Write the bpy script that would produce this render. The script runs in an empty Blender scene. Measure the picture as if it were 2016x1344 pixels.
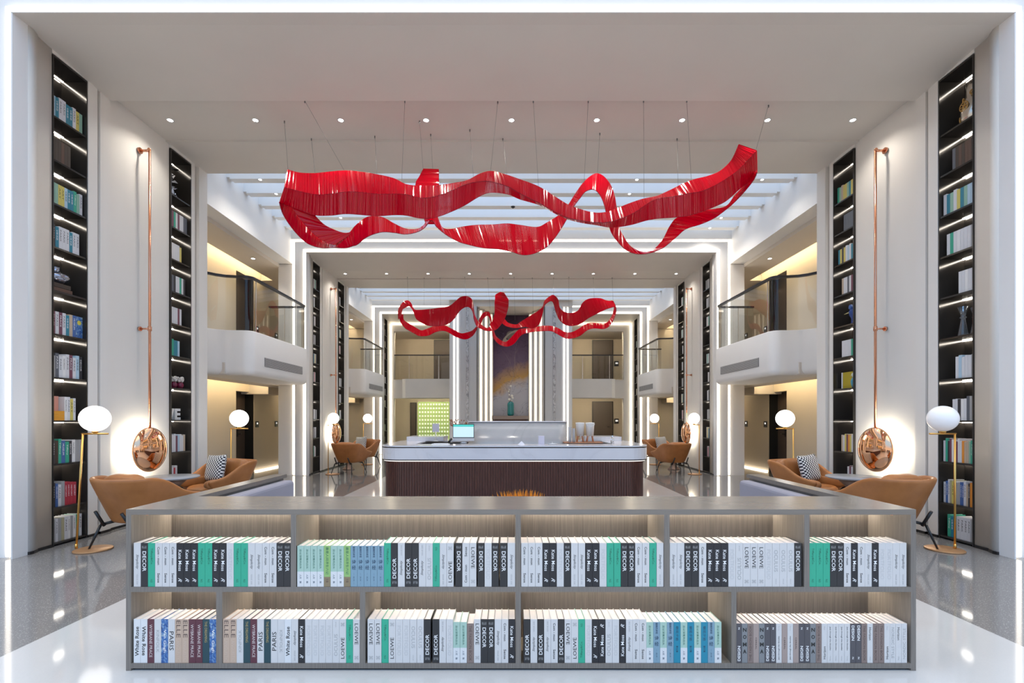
import bpy, bmesh, math, random
from mathutils import Vector, Matrix, noise
random.seed(7)
PI = math.pi
sc = bpy.context.scene
C = sc.collection

# ------------------------------------------------------------------ camera, world, exposure
CX = 0.035                       # middle of the hall
EYE = 1.4
cam_d = bpy.data.cameras.new('camera'); cam = bpy.data.objects.new('camera', cam_d); C.objects.link(cam)
cam.location = (0, 0, EYE); cam.rotation_euler = (PI/2, 0, 0)
cam_d.sensor_width = 36; cam_d.lens = 17.0; cam_d.shift_x = 0.002; cam_d.shift_y = 0.0749
cam_d.clip_start = 0.05; cam_d.clip_end = 200
sc.camera = cam
w = bpy.data.worlds.new('daylight'); sc.world = w; w.use_nodes = True
wn = w.node_tree; bgn = wn.nodes['Background']
tc = wn.nodes.new('ShaderNodeTexCoord'); sx = wn.nodes.new('ShaderNodeSeparateXYZ'); rp = wn.nodes.new('ShaderNodeValToRGB')
wn.links.new(tc.outputs['Generated'], sx.inputs[0]); wn.links.new(sx.outputs['Z'], rp.inputs[0]); wn.links.new(rp.outputs[0], bgn.inputs[0])
rp.color_ramp.elements[0].color = (0.50, 0.475, 0.445, 1); rp.color_ramp.elements[0].position = 0.10
rp.color_ramp.elements[1].color = (0.30, 0.57, 1.0, 1); rp.color_ramp.elements[1].position = 0.32
rp.color_ramp.elements.new(0.60).color = (0.34, 0.61, 1.0, 1)
rp.color_ramp.elements.new(0.85).color = (1.35, 1.30, 1.22, 1)
bgn.inputs[1].default_value = 1.7
sc.view_settings.view_transform = 'Standard'; sc.view_settings.look = 'None'
sc.view_settings.exposure = 0.1; sc.view_settings.gamma = 1.0; sc.view_settings.use_curve_mapping = False
cy = sc.cycles
cy.use_denoising = True
cy.max_bounces = 7; cy.diffuse_bounces = 4; cy.glossy_bounces = 4; cy.transmission_bounces = 5; cy.transparent_max_bounces = 10
cy.caustics_reflective = False; cy.caustics_refractive = False; cy.sample_clamp_indirect = 6.0
cy.use_adaptive_sampling = True; cy.adaptive_threshold = 0.02

SPOT_W = 45.0                     # each recessed downlight

# ------------------------------------------------------------------ materials
MATS = {}
def mat(name, col, rough=0.5, metal=0.0, emit=None, es=0.0, coat=0.0, spec=0.5):
    if name in MATS: return MATS[name]
    m = bpy.data.materials.new(name); m.use_nodes = True
    b = m.node_tree.nodes['Principled BSDF']
    b.inputs['Base Color'].default_value = (*col, 1); b.inputs['Roughness'].default_value = rough
    b.inputs['Metallic'].default_value = metal; b.inputs['Coat Weight'].default_value = coat
    b.inputs['Specular IOR Level'].default_value = spec
    if emit:
        b.inputs['Emission Color'].default_value = (*emit, 1); b.inputs['Emission Strength'].default_value = es
    MATS[name] = m
    return m
def nodes(m): return m.node_tree.nodes, m.node_tree.links, m.node_tree.nodes['Principled BSDF']
def coords(m, scale=(1,1,1), src='Object'):
    N, L, b = nodes(m)
    t = N.new('ShaderNodeTexCoord'); mp = N.new('ShaderNodeMapping'); mp.inputs['Scale'].default_value = scale
    L.new(t.outputs[src], mp.inputs[0]); return mp.outputs[0]
def ramp(m, fac, stops):
    N, L, b = nodes(m)
    r = N.new('ShaderNodeValToRGB'); L.new(fac, r.inputs[0])
    while len(r.color_ramp.elements) < len(stops): r.color_ramp.elements.new(0.5)
    for e, (p, c) in zip(r.color_ramp.elements, stops): e.position = p; e.color = (*c, 1)
    return r.outputs[0]
def tex(m, kind, vec, scale, detail=3, **kw):
    N, L, b = nodes(m)
    n = N.new(kind); L.new(vec, n.inputs['Vector']); n.inputs['Scale'].default_value = scale
    if 'Detail' in n.inputs: n.inputs['Detail'].default_value = detail
    for k, v in kw.items(): n.inputs[k].default_value = v
    return n.outputs[0]

def plaster(name, col, rough=0.55):
    m = mat(name, col, rough); N, L, b = nodes(m)
    f = tex(m, 'ShaderNodeTexNoise', coords(m), 1.3, 4)
    c0 = tuple(x*0.96 for x in col); L.new(ramp(m, f, [(0.3, c0), (0.7, col)]), b.inputs['Base Color']); return m
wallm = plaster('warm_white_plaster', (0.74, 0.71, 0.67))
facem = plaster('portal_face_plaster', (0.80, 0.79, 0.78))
ceilm = plaster('ceiling_plaster', (0.68, 0.63, 0.575))
beigem = plaster('corridor_beige', (0.60, 0.53, 0.43))
louvm = plaster('louver_white', (0.80, 0.80, 0.80))
black = mat('black_metal', (0.012, 0.012, 0.013), 0.35)
gloss_black = mat('gloss_black_panel', (0.042, 0.037, 0.033), 0.13, 0.3)
dark_brown = mat('dark_brown_door', (0.085, 0.065, 0.055), 0.45)
brass = mat('brass', (0.80, 0.46, 0.13), 0.3, 1.0)
copper = mat('copper', (0.75, 0.36, 0.22), 0.22, 1.0)
mirror_copper = mat('mirror_copper', (0.93, 0.52, 0.31), 0.02, 1.0)
tan_base = mat('tan_lamp_base', (0.45, 0.24, 0.11), 0.45, 0.3)
chrome = mat('chrome', (0.8, 0.8, 0.82), 0.15, 1.0)
leather = mat('tan_leather', (0.50, 0.20, 0.055), 0.42, coat=0.1)
def _l():
    N, L, b = nodes(leather); f = tex(leather, 'ShaderNodeTexNoise', coords(leather), 6, 5)
    L.new(ramp(leather, f, [(0.3, (0.35, 0.125, 0.030)), (0.75, (0.46, 0.175, 0.048))]), b.inputs['Base Color'])
    bp = N.new('ShaderNodeBump'); bp.inputs['Strength'].default_value = 0.15; bp.inputs['Distance'].default_value = 0.01
    g = tex(leather, 'ShaderNodeTexNoise', coords(leather), 14, 3); L.new(g, bp.inputs['Height']); L.new(bp.outputs[0], b.inputs['Normal'])
_l()
grey_fabric = mat('lilac_grey_upholstery', (0.30, 0.29, 0.34), 0.7)
tabletop = mat('grey_table_top', (0.36, 0.37, 0.39), 0.25)
bronze = mat('bronze_table_base', (0.20, 0.13, 0.10), 0.35, 0.5)
led = mat('led_white', (1, 1, 1), 0.5, emit=(1.0, 0.88, 0.71), es=3.2)
led_soft = mat('led_niche', (1, 1, 1), 0.5, emit=(1.0, 0.93, 0.82), es=34.0)
led_warm = mat('led_cove_warm', (1, 1, 1), 0.5, emit=(1.0, 0.80, 0.48), es=22.0)
led_shelf = mat('led_shelf_warm', (1, 1, 1), 0.5, emit=(1.0, 0.89, 0.74), es=50.0)
halo = mat('halo_light', (1, 1, 1), 0.5, emit=(1.0, 0.90, 0.70), es=55.0)
globe_on = mat('opal_globe_lit', (0.9, 0.9, 0.9), 0.3, emit=(1.0, 0.95, 0.87), es=2.6)
globe_dim = mat('opal_globe_unlit_glow', (0.86, 0.86, 0.88), 0.25, emit=(1.0, 0.97, 0.95), es=0.12)  # faint glow put into the colour of the unlit globe
spot_e = mat('downlight_lens', (1, 1, 1), 0.5, emit=(1.0, 0.96, 0.9), es=9.0)
white_gloss = mat('white_gloss', (0.85, 0.85, 0.86), 0.15)
white_pl = mat('white_plastic', (0.83, 0.82, 0.78), 0.35)
wood_light = mat('light_wood', (0.55, 0.25, 0.13), 0.45)
paper = mat('book_pages', (0.86, 0.80, 0.76), 0.8)
teal_gl = mat('teal_ceramic', (0.0, 0.22, 0.24), 0.18, coat=0.5)

def terrazzo(name, base, sp, rough, dkf=.72):
    m = mat(name, base, rough); N, L, b = nodes(m); v = coords(m)
    f = tex(m, 'ShaderNodeTexVoronoi', v, 78, 0)
    g = tex(m, 'ShaderNodeTexNoise', v, 130, 2)
    dk = tuple(x*dkf for x in base)
    c1 = ramp(m, g, [(0.38, dk), (0.55, base), (0.66, base), (0.72, sp)])
    c2 = ramp(m, f, [(0.15, sp), (0.26, base)])
    mx = N.new('ShaderNodeMix'); mx.data_type = 'RGBA'; mx.inputs[0].default_value = 0.62
    L.new(c1, mx.inputs[6]); L.new(c2, mx.inputs[7]); 
    big = tex(m, 'ShaderNodeTexNoise', v, 0.8, 3)
    mm = N.new('ShaderNodeMix'); mm.data_type = 'RGBA'; mm.blend_type = 'MULTIPLY'; mm.inputs[0].default_value = 1
    L.new(mx.outputs[2], mm.inputs[6]); L.new(ramp(m, big, [(0.3, (0.9,)*3), (0.7, (1,)*3)]), mm.inputs[7])
    L.new(mm.outputs[2], b.inputs['Base Color']); return m
floor_grey = terrazzo('grey_terrazzo', (0.225, 0.218, 0.215), (0.68, 0.66, 0.64), 0.07)
floor_white = terrazzo('white_terrazzo', (0.60, 0.595, 0.59), (0.62, 0.615, 0.61), 0.08, .95)

def marble(name, base, vein, scale=1.2, rough=0.12, amt=0.06):
    m = mat(name, base, rough); N, L, b = nodes(m); v = coords(m)
    nz = N.new('ShaderNodeTexNoise'); nz.inputs['Scale'].default_value = scale; nz.inputs['Detail'].default_value = 8; nz.inputs['Distortion'].default_value = 1.6
    L.new(v, nz.inputs['Vector'])
    L.new(ramp(m, nz.outputs[0], [(0.40, base), (0.485, tuple(0.6*a+0.4*c for a, c in zip(base, vein))), (0.5, vein), (0.515, tuple(0.6*a+0.4*c for a, c in zip(base, vein))), (0.6, base)]), b.inputs['Base Color'])
    return m
marble_w = marble('white_marble', (0.72, 0.71, 0.74), (0.66, 0.65, 0.68), 0.8)
marble_g = marble('grey_marble', (0.50, 0.50, 0.50), (0.43, 0.43, 0.43), 1.0)
marble_d = marble('veined_marble_strip', (0.55, 0.57, 0.62), (0.10, 0.10, 0.12), 3.0)

def grain(name, c0, c1, sc_=(60, 60, 1.5), rough=0.45, scale=3):
    m = mat(name, c0, rough); N, L, b = nodes(m)
    f = tex(m, 'ShaderNodeTexNoise', coords(m, sc_), scale, 4)
    L.new(ramp(m, f, [(0.35, c0), (0.65, c1)]), b.inputs['Base Color']); return m
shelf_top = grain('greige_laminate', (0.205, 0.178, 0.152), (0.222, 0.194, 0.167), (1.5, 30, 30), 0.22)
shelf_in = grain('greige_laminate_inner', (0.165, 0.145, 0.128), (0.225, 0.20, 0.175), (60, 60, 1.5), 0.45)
walnut = grain('walnut_flutes', (0.085, 0.036, 0.027), (0.14, 0.06, 0.045), (30, 30, 1.0), 0.35)

red = mat('red_acrylic', (0.66, 0.0, 0.018), 0.12)
def _r():
    N, L, b = nodes(red); t = N.new('ShaderNodeBsdfTranslucent'); t.inputs[0].default_value = (0.85, 0.01, 0.03, 1)
    mx = N.new('ShaderNodeMixShader'); mx.inputs[0].default_value = 0.27
    L.new(b.outputs[0], mx.inputs[1]); L.new(t.outputs[0], mx.inputs[2]); L.new(mx.outputs[0], N['Material Output'].inputs[0])
_r()
def glassmat(name, tint, base=0.06):
    m = mat(name, tint, 0.02); N, L, b = nodes(m)
    tr = N.new('ShaderNodeBsdfTransparent'); tr.inputs[0].default_value = (*tint, 1)
    gl = N.new('ShaderNodeBsdfGlossy'); gl.inputs['Roughness'].default_value = 0.01
    fr = N.new('ShaderNodeFresnel'); fr.inputs['IOR'].default_value = 1.6
    mx = N.new('ShaderNodeMixShader'); L.new(fr.outputs[0], mx.inputs[0]); L.new(tr.outputs[0], mx.inputs[1]); L.new(gl.outputs[0], mx.inputs[2])
    L.new(mx.outputs[0], N['Material Output'].inputs[0]); return m
glass = glassmat('railing_glass', (0.82, 0.85, 0.86))
crystal = mat('clear_crystal', (0.9, 0.92, 0.95), 0.03)
nodes(crystal)[2].inputs['Transmission Weight'].default_value = 0.9

def hound():
    m = mat('houndstooth_fabric', (0.8, 0.8, 0.8), 0.8); N, L, b = nodes(m)
    ck = N.new('ShaderNodeTexChecker'); ck.inputs['Scale'].default_value = 42
    ck.inputs['Color1'].default_value = (0.85, 0.84, 0.80, 1); ck.inputs['Color2'].default_value = (0.02, 0.02, 0.03, 1)
    mp = coords(m); sp = N.new('ShaderNodeSeparateXYZ'); cb = N.new('ShaderNodeCombineXYZ')
    L.new(mp, sp.inputs[0]); L.new(sp.outputs['X'], cb.inputs['X']); L.new(sp.outputs['Z'], cb.inputs['Y']); cb.inputs['Z'].default_value = 0.01
    L.new(cb.outputs[0], ck.inputs['Vector']); L.new(ck.outputs[0], b.inputs['Base Color']); return m
houndm = hound()

# ------------------------------------------------------------------ mesh helpers
class MB:
    def __init__(s): s.v = []; s.f = []; s.m = []; s.sm = []
    def add(s, vs, fs, mi=0, smooth=False):
        o = len(s.v); s.v += [tuple(v) for v in vs]
        for f in fs: s.f.append([o+i for i in f]); s.m.append(mi); s.sm.append(smooth)
        return s
    def box(s, x0, x1, y0, y1, z0, z1, mi=0):
        if x0 > x1: x0, x1 = x1, x0
        if y0 > y1: y0, y1 = y1, y0
        if z0 > z1: z0, z1 = z1, z0
        vs = [(x0,y0,z0),(x1,y0,z0),(x1,y1,z0),(x0,y1,z0),(x0,y0,z1),(x1,y0,z1),(x1,y1,z1),(x0,y1,z1)]
        return s.add(vs, [(0,3,2,1),(4,5,6,7),(0,1,5,4),(1,2,6,5),(2,3,7,6),(3,0,4,7)], mi)
    def prism(s, pts, z0, z1, mi=0, smooth=False):
        n = len(pts); vs = [(p[0], p[1], z0) for p in pts]+[(p[0], p[1], z1) for p in pts]
        ar = sum(pts[i][0]*pts[(i+1)%n][1]-pts[(i+1)%n][0]*pts[i][1] for i in range(n))
        if ar < 0: vs = [(p[0], p[1], z0) for p in pts[::-1]]+[(p[0], p[1], z1) for p in pts[::-1]]
        s.add(vs, [list(range(n))[::-1], list(range(n, 2*n))], mi)
        o = len(s.v)-2*n
        for i in range(n):
            s.f.append([o+i, o+(i+1)%n, o+n+(i+1)%n, o+n+i]); s.m.append(mi); s.sm.append(smooth)
        return s
    def bar(s, a, b, r, n=6, mi=0, r2=None, smooth=True):
        a = Vector(a); b = Vector(b); d = (b-a)
        if d.length < 1e-7: return s
        d.normalize(); u = d.orthogonal().normalized(); v = d.cross(u); r2 = r if r2 is None else r2
        vs = [a+(u*math.cos(2*PI*i/n)+v*math.sin(2*PI*i/n))*r for i in range(n)]+[b+(u*math.cos(2*PI*i/n)+v*math.sin(2*PI*i/n))*r2 for i in range(n)]
        fs = [(i, (i+1)%n, n+(i+1)%n, n+i) for i in range(n)]
        s.add(vs, fs, mi, smooth); s.add(vs[:n], [list(range(n))[::-1]], mi); return s.add(vs[n:], [list(range(n))], mi)
    def tube(s, pts, r, n=6, mi=0):
        for a, b in zip(pts[:-1], pts[1:]): s.bar(a, b, r, n, mi)
        return s
    def lathe(s, prof, n=24, c=(0,0,0), mi=0, axis='Z', smooth=True):
        vs = []
        for r, h in prof:
            for i in range(n):
                a = 2*PI*i/n; x, y = r*math.cos(a), r*math.sin(a)
                p = (x, y, h) if axis == 'Z' else ((h, x, y) if axis == 'X' else (y, h, x))
                vs.append((c[0]+p[0], c[1]+p[1], c[2]+p[2]))
        fs = []
        for k in range(len(prof)-1):
            for i in range(n): fs.append((k*n+i, k*n+(i+1)%n, (k+1)*n+(i+1)%n, (k+1)*n+i))
        s.add(vs, fs, mi, smooth); L = len(prof)-1
        if prof[0][0] > 1e-4: s.add(vs[:n], [list(range(n))[::-1]], mi)
        if prof[-1][0] > 1e-4: s.add(vs[L*n:], [list(range(n))], mi)
        return s
    def ball(s, c, r, seg=24, rings=14, mi=0):
        rx, ry, rz = (r, r, r) if not isinstance(r, tuple) else r
        vs = [(c[0], c[1], c[2]-rz)]
        for k in range(1, rings):
            t = PI*k/rings-PI/2
            for i in range(seg): a = 2*PI*i/seg; vs.append((c[0]+rx*math.cos(t)*math.cos(a), c[1]+ry*math.cos(t)*math.sin(a), c[2]+rz*math.sin(t)))
        vs.append((c[0], c[1], c[2]+rz)); fs = [(0, 1+(i+1)%seg, 1+i) for i in range(seg)]
        for k in range(rings-2):
            for i in range(seg): fs.append((1+k*seg+i, 1+k*seg+(i+1)%seg, 1+(k+1)*seg+(i+1)%seg, 1+(k+1)*seg+i))
        o = 1+(rings-2)*seg; fs += [(o+i, o+(i+1)%seg, len(vs)-1) for i in range(seg)]
        return s.add(vs, fs, mi, True)
    def grid(s, rows, mi=0, smooth=True, close=False):
        n = len(rows[0]); vs = [p for r in rows for p in r]; fs = []
        for k in range(len(rows)-1):
            for i in range(n if close else n-1): fs.append((k*n+i, k*n+(i+1)%n, (k+1)*n+(i+1)%n, (k+1)*n+i))
        return s.add(vs, fs, mi, smooth)
    def mesh(s, name, mats, recalc=True):
        me = bpy.data.meshes.new(name); me.from_pydata(s.v, [], s.f)
        for m in (mats if isinstance(mats, (list, tuple)) else [mats]): me.materials.append(m)
        me.polygons.foreach_set('material_index', s.m); me.polygons.foreach_set('use_smooth', s.sm)
        if recalc:
            bm = bmesh.new(); bm.from_mesh(me)
            bmesh.ops.remove_doubles(bm, verts=bm.verts, dist=1e-5)
            bmesh.ops.recalc_face_normals(bm, faces=bm.faces); bm.to_mesh(me); bm.free()
        me.update(); return me
    def build(s, name, mats, parent=None, recalc=True, bevel=0, subsurf=0, solid=0):
        o = bpy.data.objects.new(name, s.mesh(name, mats, recalc)); C.objects.link(o)
        if parent: o.parent = parent
        if solid: md = o.modifiers.new('solid', 'SOLIDIFY'); md.thickness = solid; md.offset = -1
        if bevel: md = o.modifiers.new('bevel', 'BEVEL'); md.width = bevel; md.segments = 3; md.limit_method = 'ANGLE'
        if subsurf: md = o.modifiers.new('sub', 'SUBSURF'); md.levels = subsurf; md.render_levels = subsurf
        return o
def thing(name, label, cat, loc=(0,0,0), rz=0.0, group=None):
    o = bpy.data.objects.new(name, None); C.objects.link(o); o.location = loc; o.rotation_euler = (0, 0, rz); o.empty_display_size = 0.1
    return tag(o, label, cat, group)
def tag(o, label, cat, group=None):
    o['label'] = label; o['category'] = cat
    if group: o['group'] = group
    return o
def struct(mb, name, mats, **k):
    o = mb.build(name, mats, **k); o['kind'] = 'structure'; return o
def copy_tree(o, parent=None):
    c = o.copy(); C.objects.link(c); c.parent = parent
    for ch in [x for x in bpy.data.objects if x.parent == o]: copy_tree(ch, c)
    return c
def copy_thing(o, kids, label=None, loc=None, rot=None):
    """kids: {object: [children]} snapshot"""
    def rec(a, p):
        c = a.copy(); C.objects.link(c); c.parent = p
        for ch in kids.get(a.name, []): rec(ch, c)
        return c
    r = rec(o, None)
    if label: r['label'] = label
    if loc is not None: r.location = loc
    if rot is not None: r.rotation_euler = rot
    return r
def kids_of(root):
    d = {}
    def rec(a):
        d[a.name] = list(a.children)
        for ch in a.children: rec(ch)
    bpy.context.view_layer.update(); rec(root); return d
def X(s, a): return CX + s*(a+.035 if a > 4 else a)
SIDE = {-1: 'left', 1: 'right'}

# ------------------------------------------------------------------ floor
struct(MB().box(-9, 9, -4, 25, -0.1, 0), 'floor', floor_grey)
struct(MB().box(-2.98, 3.14, -4, 20.0, 0.0, 0.004), 'floor', floor_white)

# ------------------------------------------------------------------ portals
PITCH = 6.94
def face_frame(Y0, last=False):
    # stepped picture-frame faces with LED lines set behind each lip
    def top(f, a, y0, y1, z0, z1):
        if last: [f.box(X(s, 2.0), X(s, a), y0, y1, z0, z1) for s in (-1, 1)]
        else: f.box(X(-1, a), X(1, a), y0, y1, z0, z1)
    f = MB()
    for s in (-1, 1): f.box(X(s, 4.94), X(s, 4.955), Y0, Y0+.16, 0, 5.43)
    struct(f, 'trim_1', facem)
    f = MB(); top(f, 4.95, Y0, Y0+.15, 5.424, 5.432); struct(f, 'trim_1', ceilm)
    f = MB()
    for s in (-1, 1): f.box(X(s, 4.955), X(s, 5.245), Y0+.05, Y0+.15, 0, 5.70)
    top(f, 4.955, Y0+.05, Y0+.15, 5.43, 5.70); struct(f, 'trim_1', facem)
    f = MB()
    for s in (-1, 1): f.box(X(s, 5.245), X(s, 5.68), Y0+.12, Y0+.15, 0, 5.17); f.box(X(s, 5.245), X(s, 5.34), Y0+.12, Y0+.15, 5.17, 5.80)
    top(f, 5.245, Y0+.12, Y0+.15, 5.70, 5.80); struct(f, 'trim_2', facem)
    for a, z, y, t_ in ((4.957, 5.432, Y0+.018, .072), (5.247, 5.702, Y0+.088, .070)):
        k = round((Y0-4.8)/PITCH); w_ = ('nearest', 'middle', 'farthest')[k]
        for ss in ((-1,), (1,)) if last else ((-1, 1),):
            f = MB()
            for s in ss: f.box(X(s, a), X(s, a+t_), y, y+.028, 0.02, z+t_)
            if last: f.box(X(ss[0], 2.0), X(ss[0], a), y, y+.028, z, z+t_)
            else: f.box(X(-1, a), X(1, a), y, y+.028, z, z+t_)
            L = f.build('led_frame_light', led)
            tag(L, f"{'inner' if a < 5.1 else 'outer'} glowing white light line around the {w_} portal{', '+SIDE[ss[0]]+' half' if last else ''}", 'light', 'LED portal frames')

def portal(k):
    Y0 = 4.8+PITCH*k; last = k == 2; D = 1.32 if last else 3.11
    for s in (-1, 1):
        g = MB(); bs = MB()
        segs = [[(4.95,.15),(4.93,.16),(4.925,.20),(4.95,.27),(4.965,.27),(4.965,.44)],
                [(4.955,.88),(4.955,1.01)], [(5.0,1.01),(5.0,1.05)], [(4.955,1.05),(4.955,1.20 if not last else D)]]
        nich = [(.44,.88)]
        if not last:
            segs += [[(4.985,1.20),(4.985,2.27)], [(4.965,2.73),(4.965,2.82)], [(5.02,2.82),(5.02,2.90)], [(4.95,2.90),(4.95,3.11)]]
            nich.append((2.27, 2.73))
        for sg in segs:
            pts = [(X(s, a), Y0+y) for a, y in sg]+[(X(s, 5.66), Y0+sg[-1][1]), (X(s, 5.66), Y0+sg[0][1])]
            g.prism(pts, 0, 5.44, smooth=len(sg) > 3)
            bs.prism([(X(s, a-.006), Y0+y) for a, y in sg]+[(X(s, 5.1), Y0+sg[-1][1]), (X(s, 5.1), Y0+sg[0][1])], 0, 0.03)
        for y0, y1 in nich:
            g.box(X(s, 5.26), X(s, 5.66), Y0+y0, Y0+y1, 0, 5.44)
            g.box(X(s, 4.96), X(s, 5.3), Y0+y0, Y0+y1, 5.36, 5.44)
        struct(g, 'wall_'+SIDE[s], wallm)
        struct(bs, 'baseboard_'+SIDE[s], black)
    c = MB(); y1 = Y0+(D if last else 1.20)
    for (xa, xb) in (((X(-1, 5.66), X(-1, 2.36)), (X(1, 2.36), X(1, 5.66))) if last else ((X(-1, 5.66), X(1, 5.66)),)):
        ya = Y0+.15; c.add([(xa,ya,5.425),(xb,ya,5.425),(xb,y1,5.335),(xa,y1,5.335),(xa,ya,6.6),(xb,ya,6.6),(xb,y1,6.6),(xa,y1,6.6)], [(0,3,2,1),(4,5,6,7),(0,1,5,4),(1,2,6,5),(2,3,7,6),(3,0,4,7)])
    if not last:
        struct(c, 'ceiling', ceilm); c = MB()
        c.box(X(-1, 5.66), X(1, 5.66), Y0+1.20, Y0+2.2, 5.425, 6.6)
        struct(c, 'ceiling', ceilm); c = MB()
        c.box(X(-1, 5.66), X(1, 5.66), Y0+2.2, Y0+3.11, 5.40, 6.6)
    struct(c, 'ceiling', ceilm)
    face_frame(Y0, last)
for k in range(3): portal(k)

# ------------------------------------------------------------------ mezzanine zones
def offset(path, d):
    out = []
    for i, p in enumerate(path):
        a = Vector(path[max(i-1, 0)]); b = Vector(path[min(i+1, len(path)-1)]); t = (b-a).normalized()
        out.append((p[0]-t.y*d, p[1]+t.x*d))
    return out
def arc(cx, cy_, r, a0, a1, n=6): return [(cx+r*math.cos(a0+(a1-a0)*i/n), cy_+r*math.sin(a0+(a1-a0)*i/n)) for i in range(n+1)]
zname = {0: 'nearer', 1: 'farther'}
def zone(k):
    Y0 = 7.91+PITCH*k; Y1 = 11.74+PITCH*k; dY = PITCH*k
    for s in (-1, 1):
        sd = SIDE[s]
        # beam under the skylight, corridor ceiling, mezzanine floor, corridor wall
        g = MB(); g.box(X(s, 5.33), X(s, 5.66), Y0, Y1+.14, 5.18, 6.6)
        struct(g, 'wall_'+sd, facem)
        g = MB(); g.box(X(s, 5.66), X(s, 6.38), Y0-.8, Y0+5.1 if k == 0 else Y0+6.1, 5.10, 5.3); g.box(X(s, 5.66), X(s, 6.38), Y0+5.1, Y0+PITCH-.8, 5.1, 5.3)
        g.box(X(s, 6.38), X(s, 6.9), Y0-.8, Y0+PITCH-.8, 5.35, 5.45)  # roof over the slot, added to keep sky light out
        g.box(X(s, 6.38), X(s, 6.9), Y0+5.1, Y0+PITCH-.8, 5.1, 5.3)
        struct(g, 'ceiling', ceilm)
        g = MB(); g.box(X(s, 5.66), X(s, 6.2), Y0-.8, Y0+PITCH-.8, 2.2, 2.42); g.box(X(s, 6.2), X(s, 6.9), Y0-.8, Y0+PITCH-.8, 2.42, 2.5)
        g.box(X(s, 6.2), X(s, 6.9), Y0+4.5, Y0+5.1, 2.02, 2.42); g.box(X(s, 6.2), X(s, 6.9), Y0+5.1, Y0+PITCH-.8, 2.2, 2.42)
        g.box(X(s, 5.2), X(s, 5.66), Y0+.9, Y1+.1, 2.21, 2.42)
        struct(g, 'ceiling', ceilm)
        for z, y0 in ((2.38, Y0-.7), (5.3, Y0-.7)):
            o = MB().box(X(s, 6.24 if z < 3 else 6.42), X(s, 6.28 if z < 3 else 6.46), y0, Y0+4.45 if z < 3 else Y0+5.05, z-.0, z+.03)
            r = o.build('cove_light', led_warm); tag(r, f"warm cove light over the {zname[k]} {sd} {'ground floor' if z<3 else 'balcony'} corridor", 'light', 'corridor cove lights')
        # balcony
        pth = [(5.66, 8.42), (5.55, 8.50), (5.43, 8.62), (5.32, 8.76), (5.2, 8.84), (5.05, 8.87)]+arc(4.92, 9.05, .18, 3*PI/2, PI, 8)[0:]
        pth = [(a, y) for a, y in pth]+arc(4.92, 11.25, .18, PI, PI/2, 6)+[(5.4, 11.43), (5.66, 11.43)]
        pth = [(a, y+dY) for a, y in pth]
        b = MB(); prev = None
        for z, d in ((2.19, -.08), (2.195, -.055), (2.22, -.025), (2.26, -.006), (2.30, 0), (3.0, 0), (3.015, -.01)):
            ring = [(X(s, a), y, z) for a, y in offset(pth, d)]
            if prev: b.grid([prev, ring])
            prev = ring
        for z, d in ((2.19, -.08), (3.015, -.01)):
            q = [(X(s, a), y, z) for a, y in offset(pth, d)]; b.add(q, [list(range(len(q)))])
        B = thing('balcony', f"{zname[k]} curved white balcony parapet on the {sd} with long vent grille", 'balcony', (X(s, 5.2), 9.9+dY, 2.19), 0, 'mezzanine balconies')
        def rel(mb): mb.v = [(v[0]-B.location[0], v[1]-B.location[1], v[2]-B.location[2]) for v in mb.v]; return mb
        rel(b).build('parapet', facem, B)
        v = MB(); v.box(X(s, 4.739), X(s, 4.733), 9.34+dY, 11.03+dY, 2.40, 2.57, 0)
        for i in range(9):
            z = 2.408+i*.0185; v.box(X(s, 4.733), X(s, 4.722), 9.34+dY, 11.03+dY, z, z+.008, 1)
        rel(v).build('vent_grille', [mat('vent_dark', (.07,.07,.08), .6), mat('vent_slat', (.62,.62,.62), .4)], B)
        R = thing('glass_railing', f"curved glass railing with dark handrail on the {zname[k]} {sd} balcony", 'railing', (X(s, 5.2), 9.9+dY, 3.015), 0, 'glass balcony railings')
        def rel2(mb): mb.v = [(v[0]-R.location[0], v[1]-R.location[1], v[2]-R.location[2]) for v in mb.v]; return mb
        gp = offset(pth, -.05); ip = offset(pth, -.062)
        q = MB().grid([[(X(s, a), y, 3.015) for a, y in gp], [(X(s, a), y, 4.0) for a, y in gp]]); 
        rel2(q).build('glass_panel', glass, R)
        h = MB(); o1 = offset(pth, -.025); o2 = offset(pth, -.085)
        rows = [[(X(s, a), y, z) for a, y in o] for o, z in ((o1, 3.99), (o1, 4.03), (o2, 4.03), (o2, 3.99), (o1, 3.99))]
        h.grid(rows, smooth=False); rel2(h).build('handrail', mat('dark_handrail', (.05,.052,.06), .3, .7), R)
        st = MB(); 
        for (a, y) in ((4.79, 9.12+dY), (5.3, 11.38+dY), (4.9, 11.38+dY)): st.box(X(s, a)-.006, X(s, a)+.006, y-.006, y+.006, 3.015, 3.99)
        rel2(st).build('post', chrome, R)
    # skylight louvers
    for i in range(7):
        y = Y0-.0+.02+i*.58
        if y+.17 > Y1-.1: break
        g = MB(); g.box(X(-1, 5.27), X(1, 5.27), y, y+.17, 5.90, 6.10); struct(g, 'trim_3', louvm)
    g = MB()
    for s in (-1, 1):
        for i in range(7): g.box(X(s, 5.27), X(s, 5.33), Y0+.02+i*.58, Y0+.19+i*.58, 5.93, 6.10)
    struct(g, 'trim_4', louvm)
    g = MB(); g.box(X(-1, 5.66), X(1, 5.66), Y1+.04, Y1+.3, 5.76, 6.6); struct(g, 'wall_back', louvm)
for k in (0, 1): zone(k)

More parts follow.
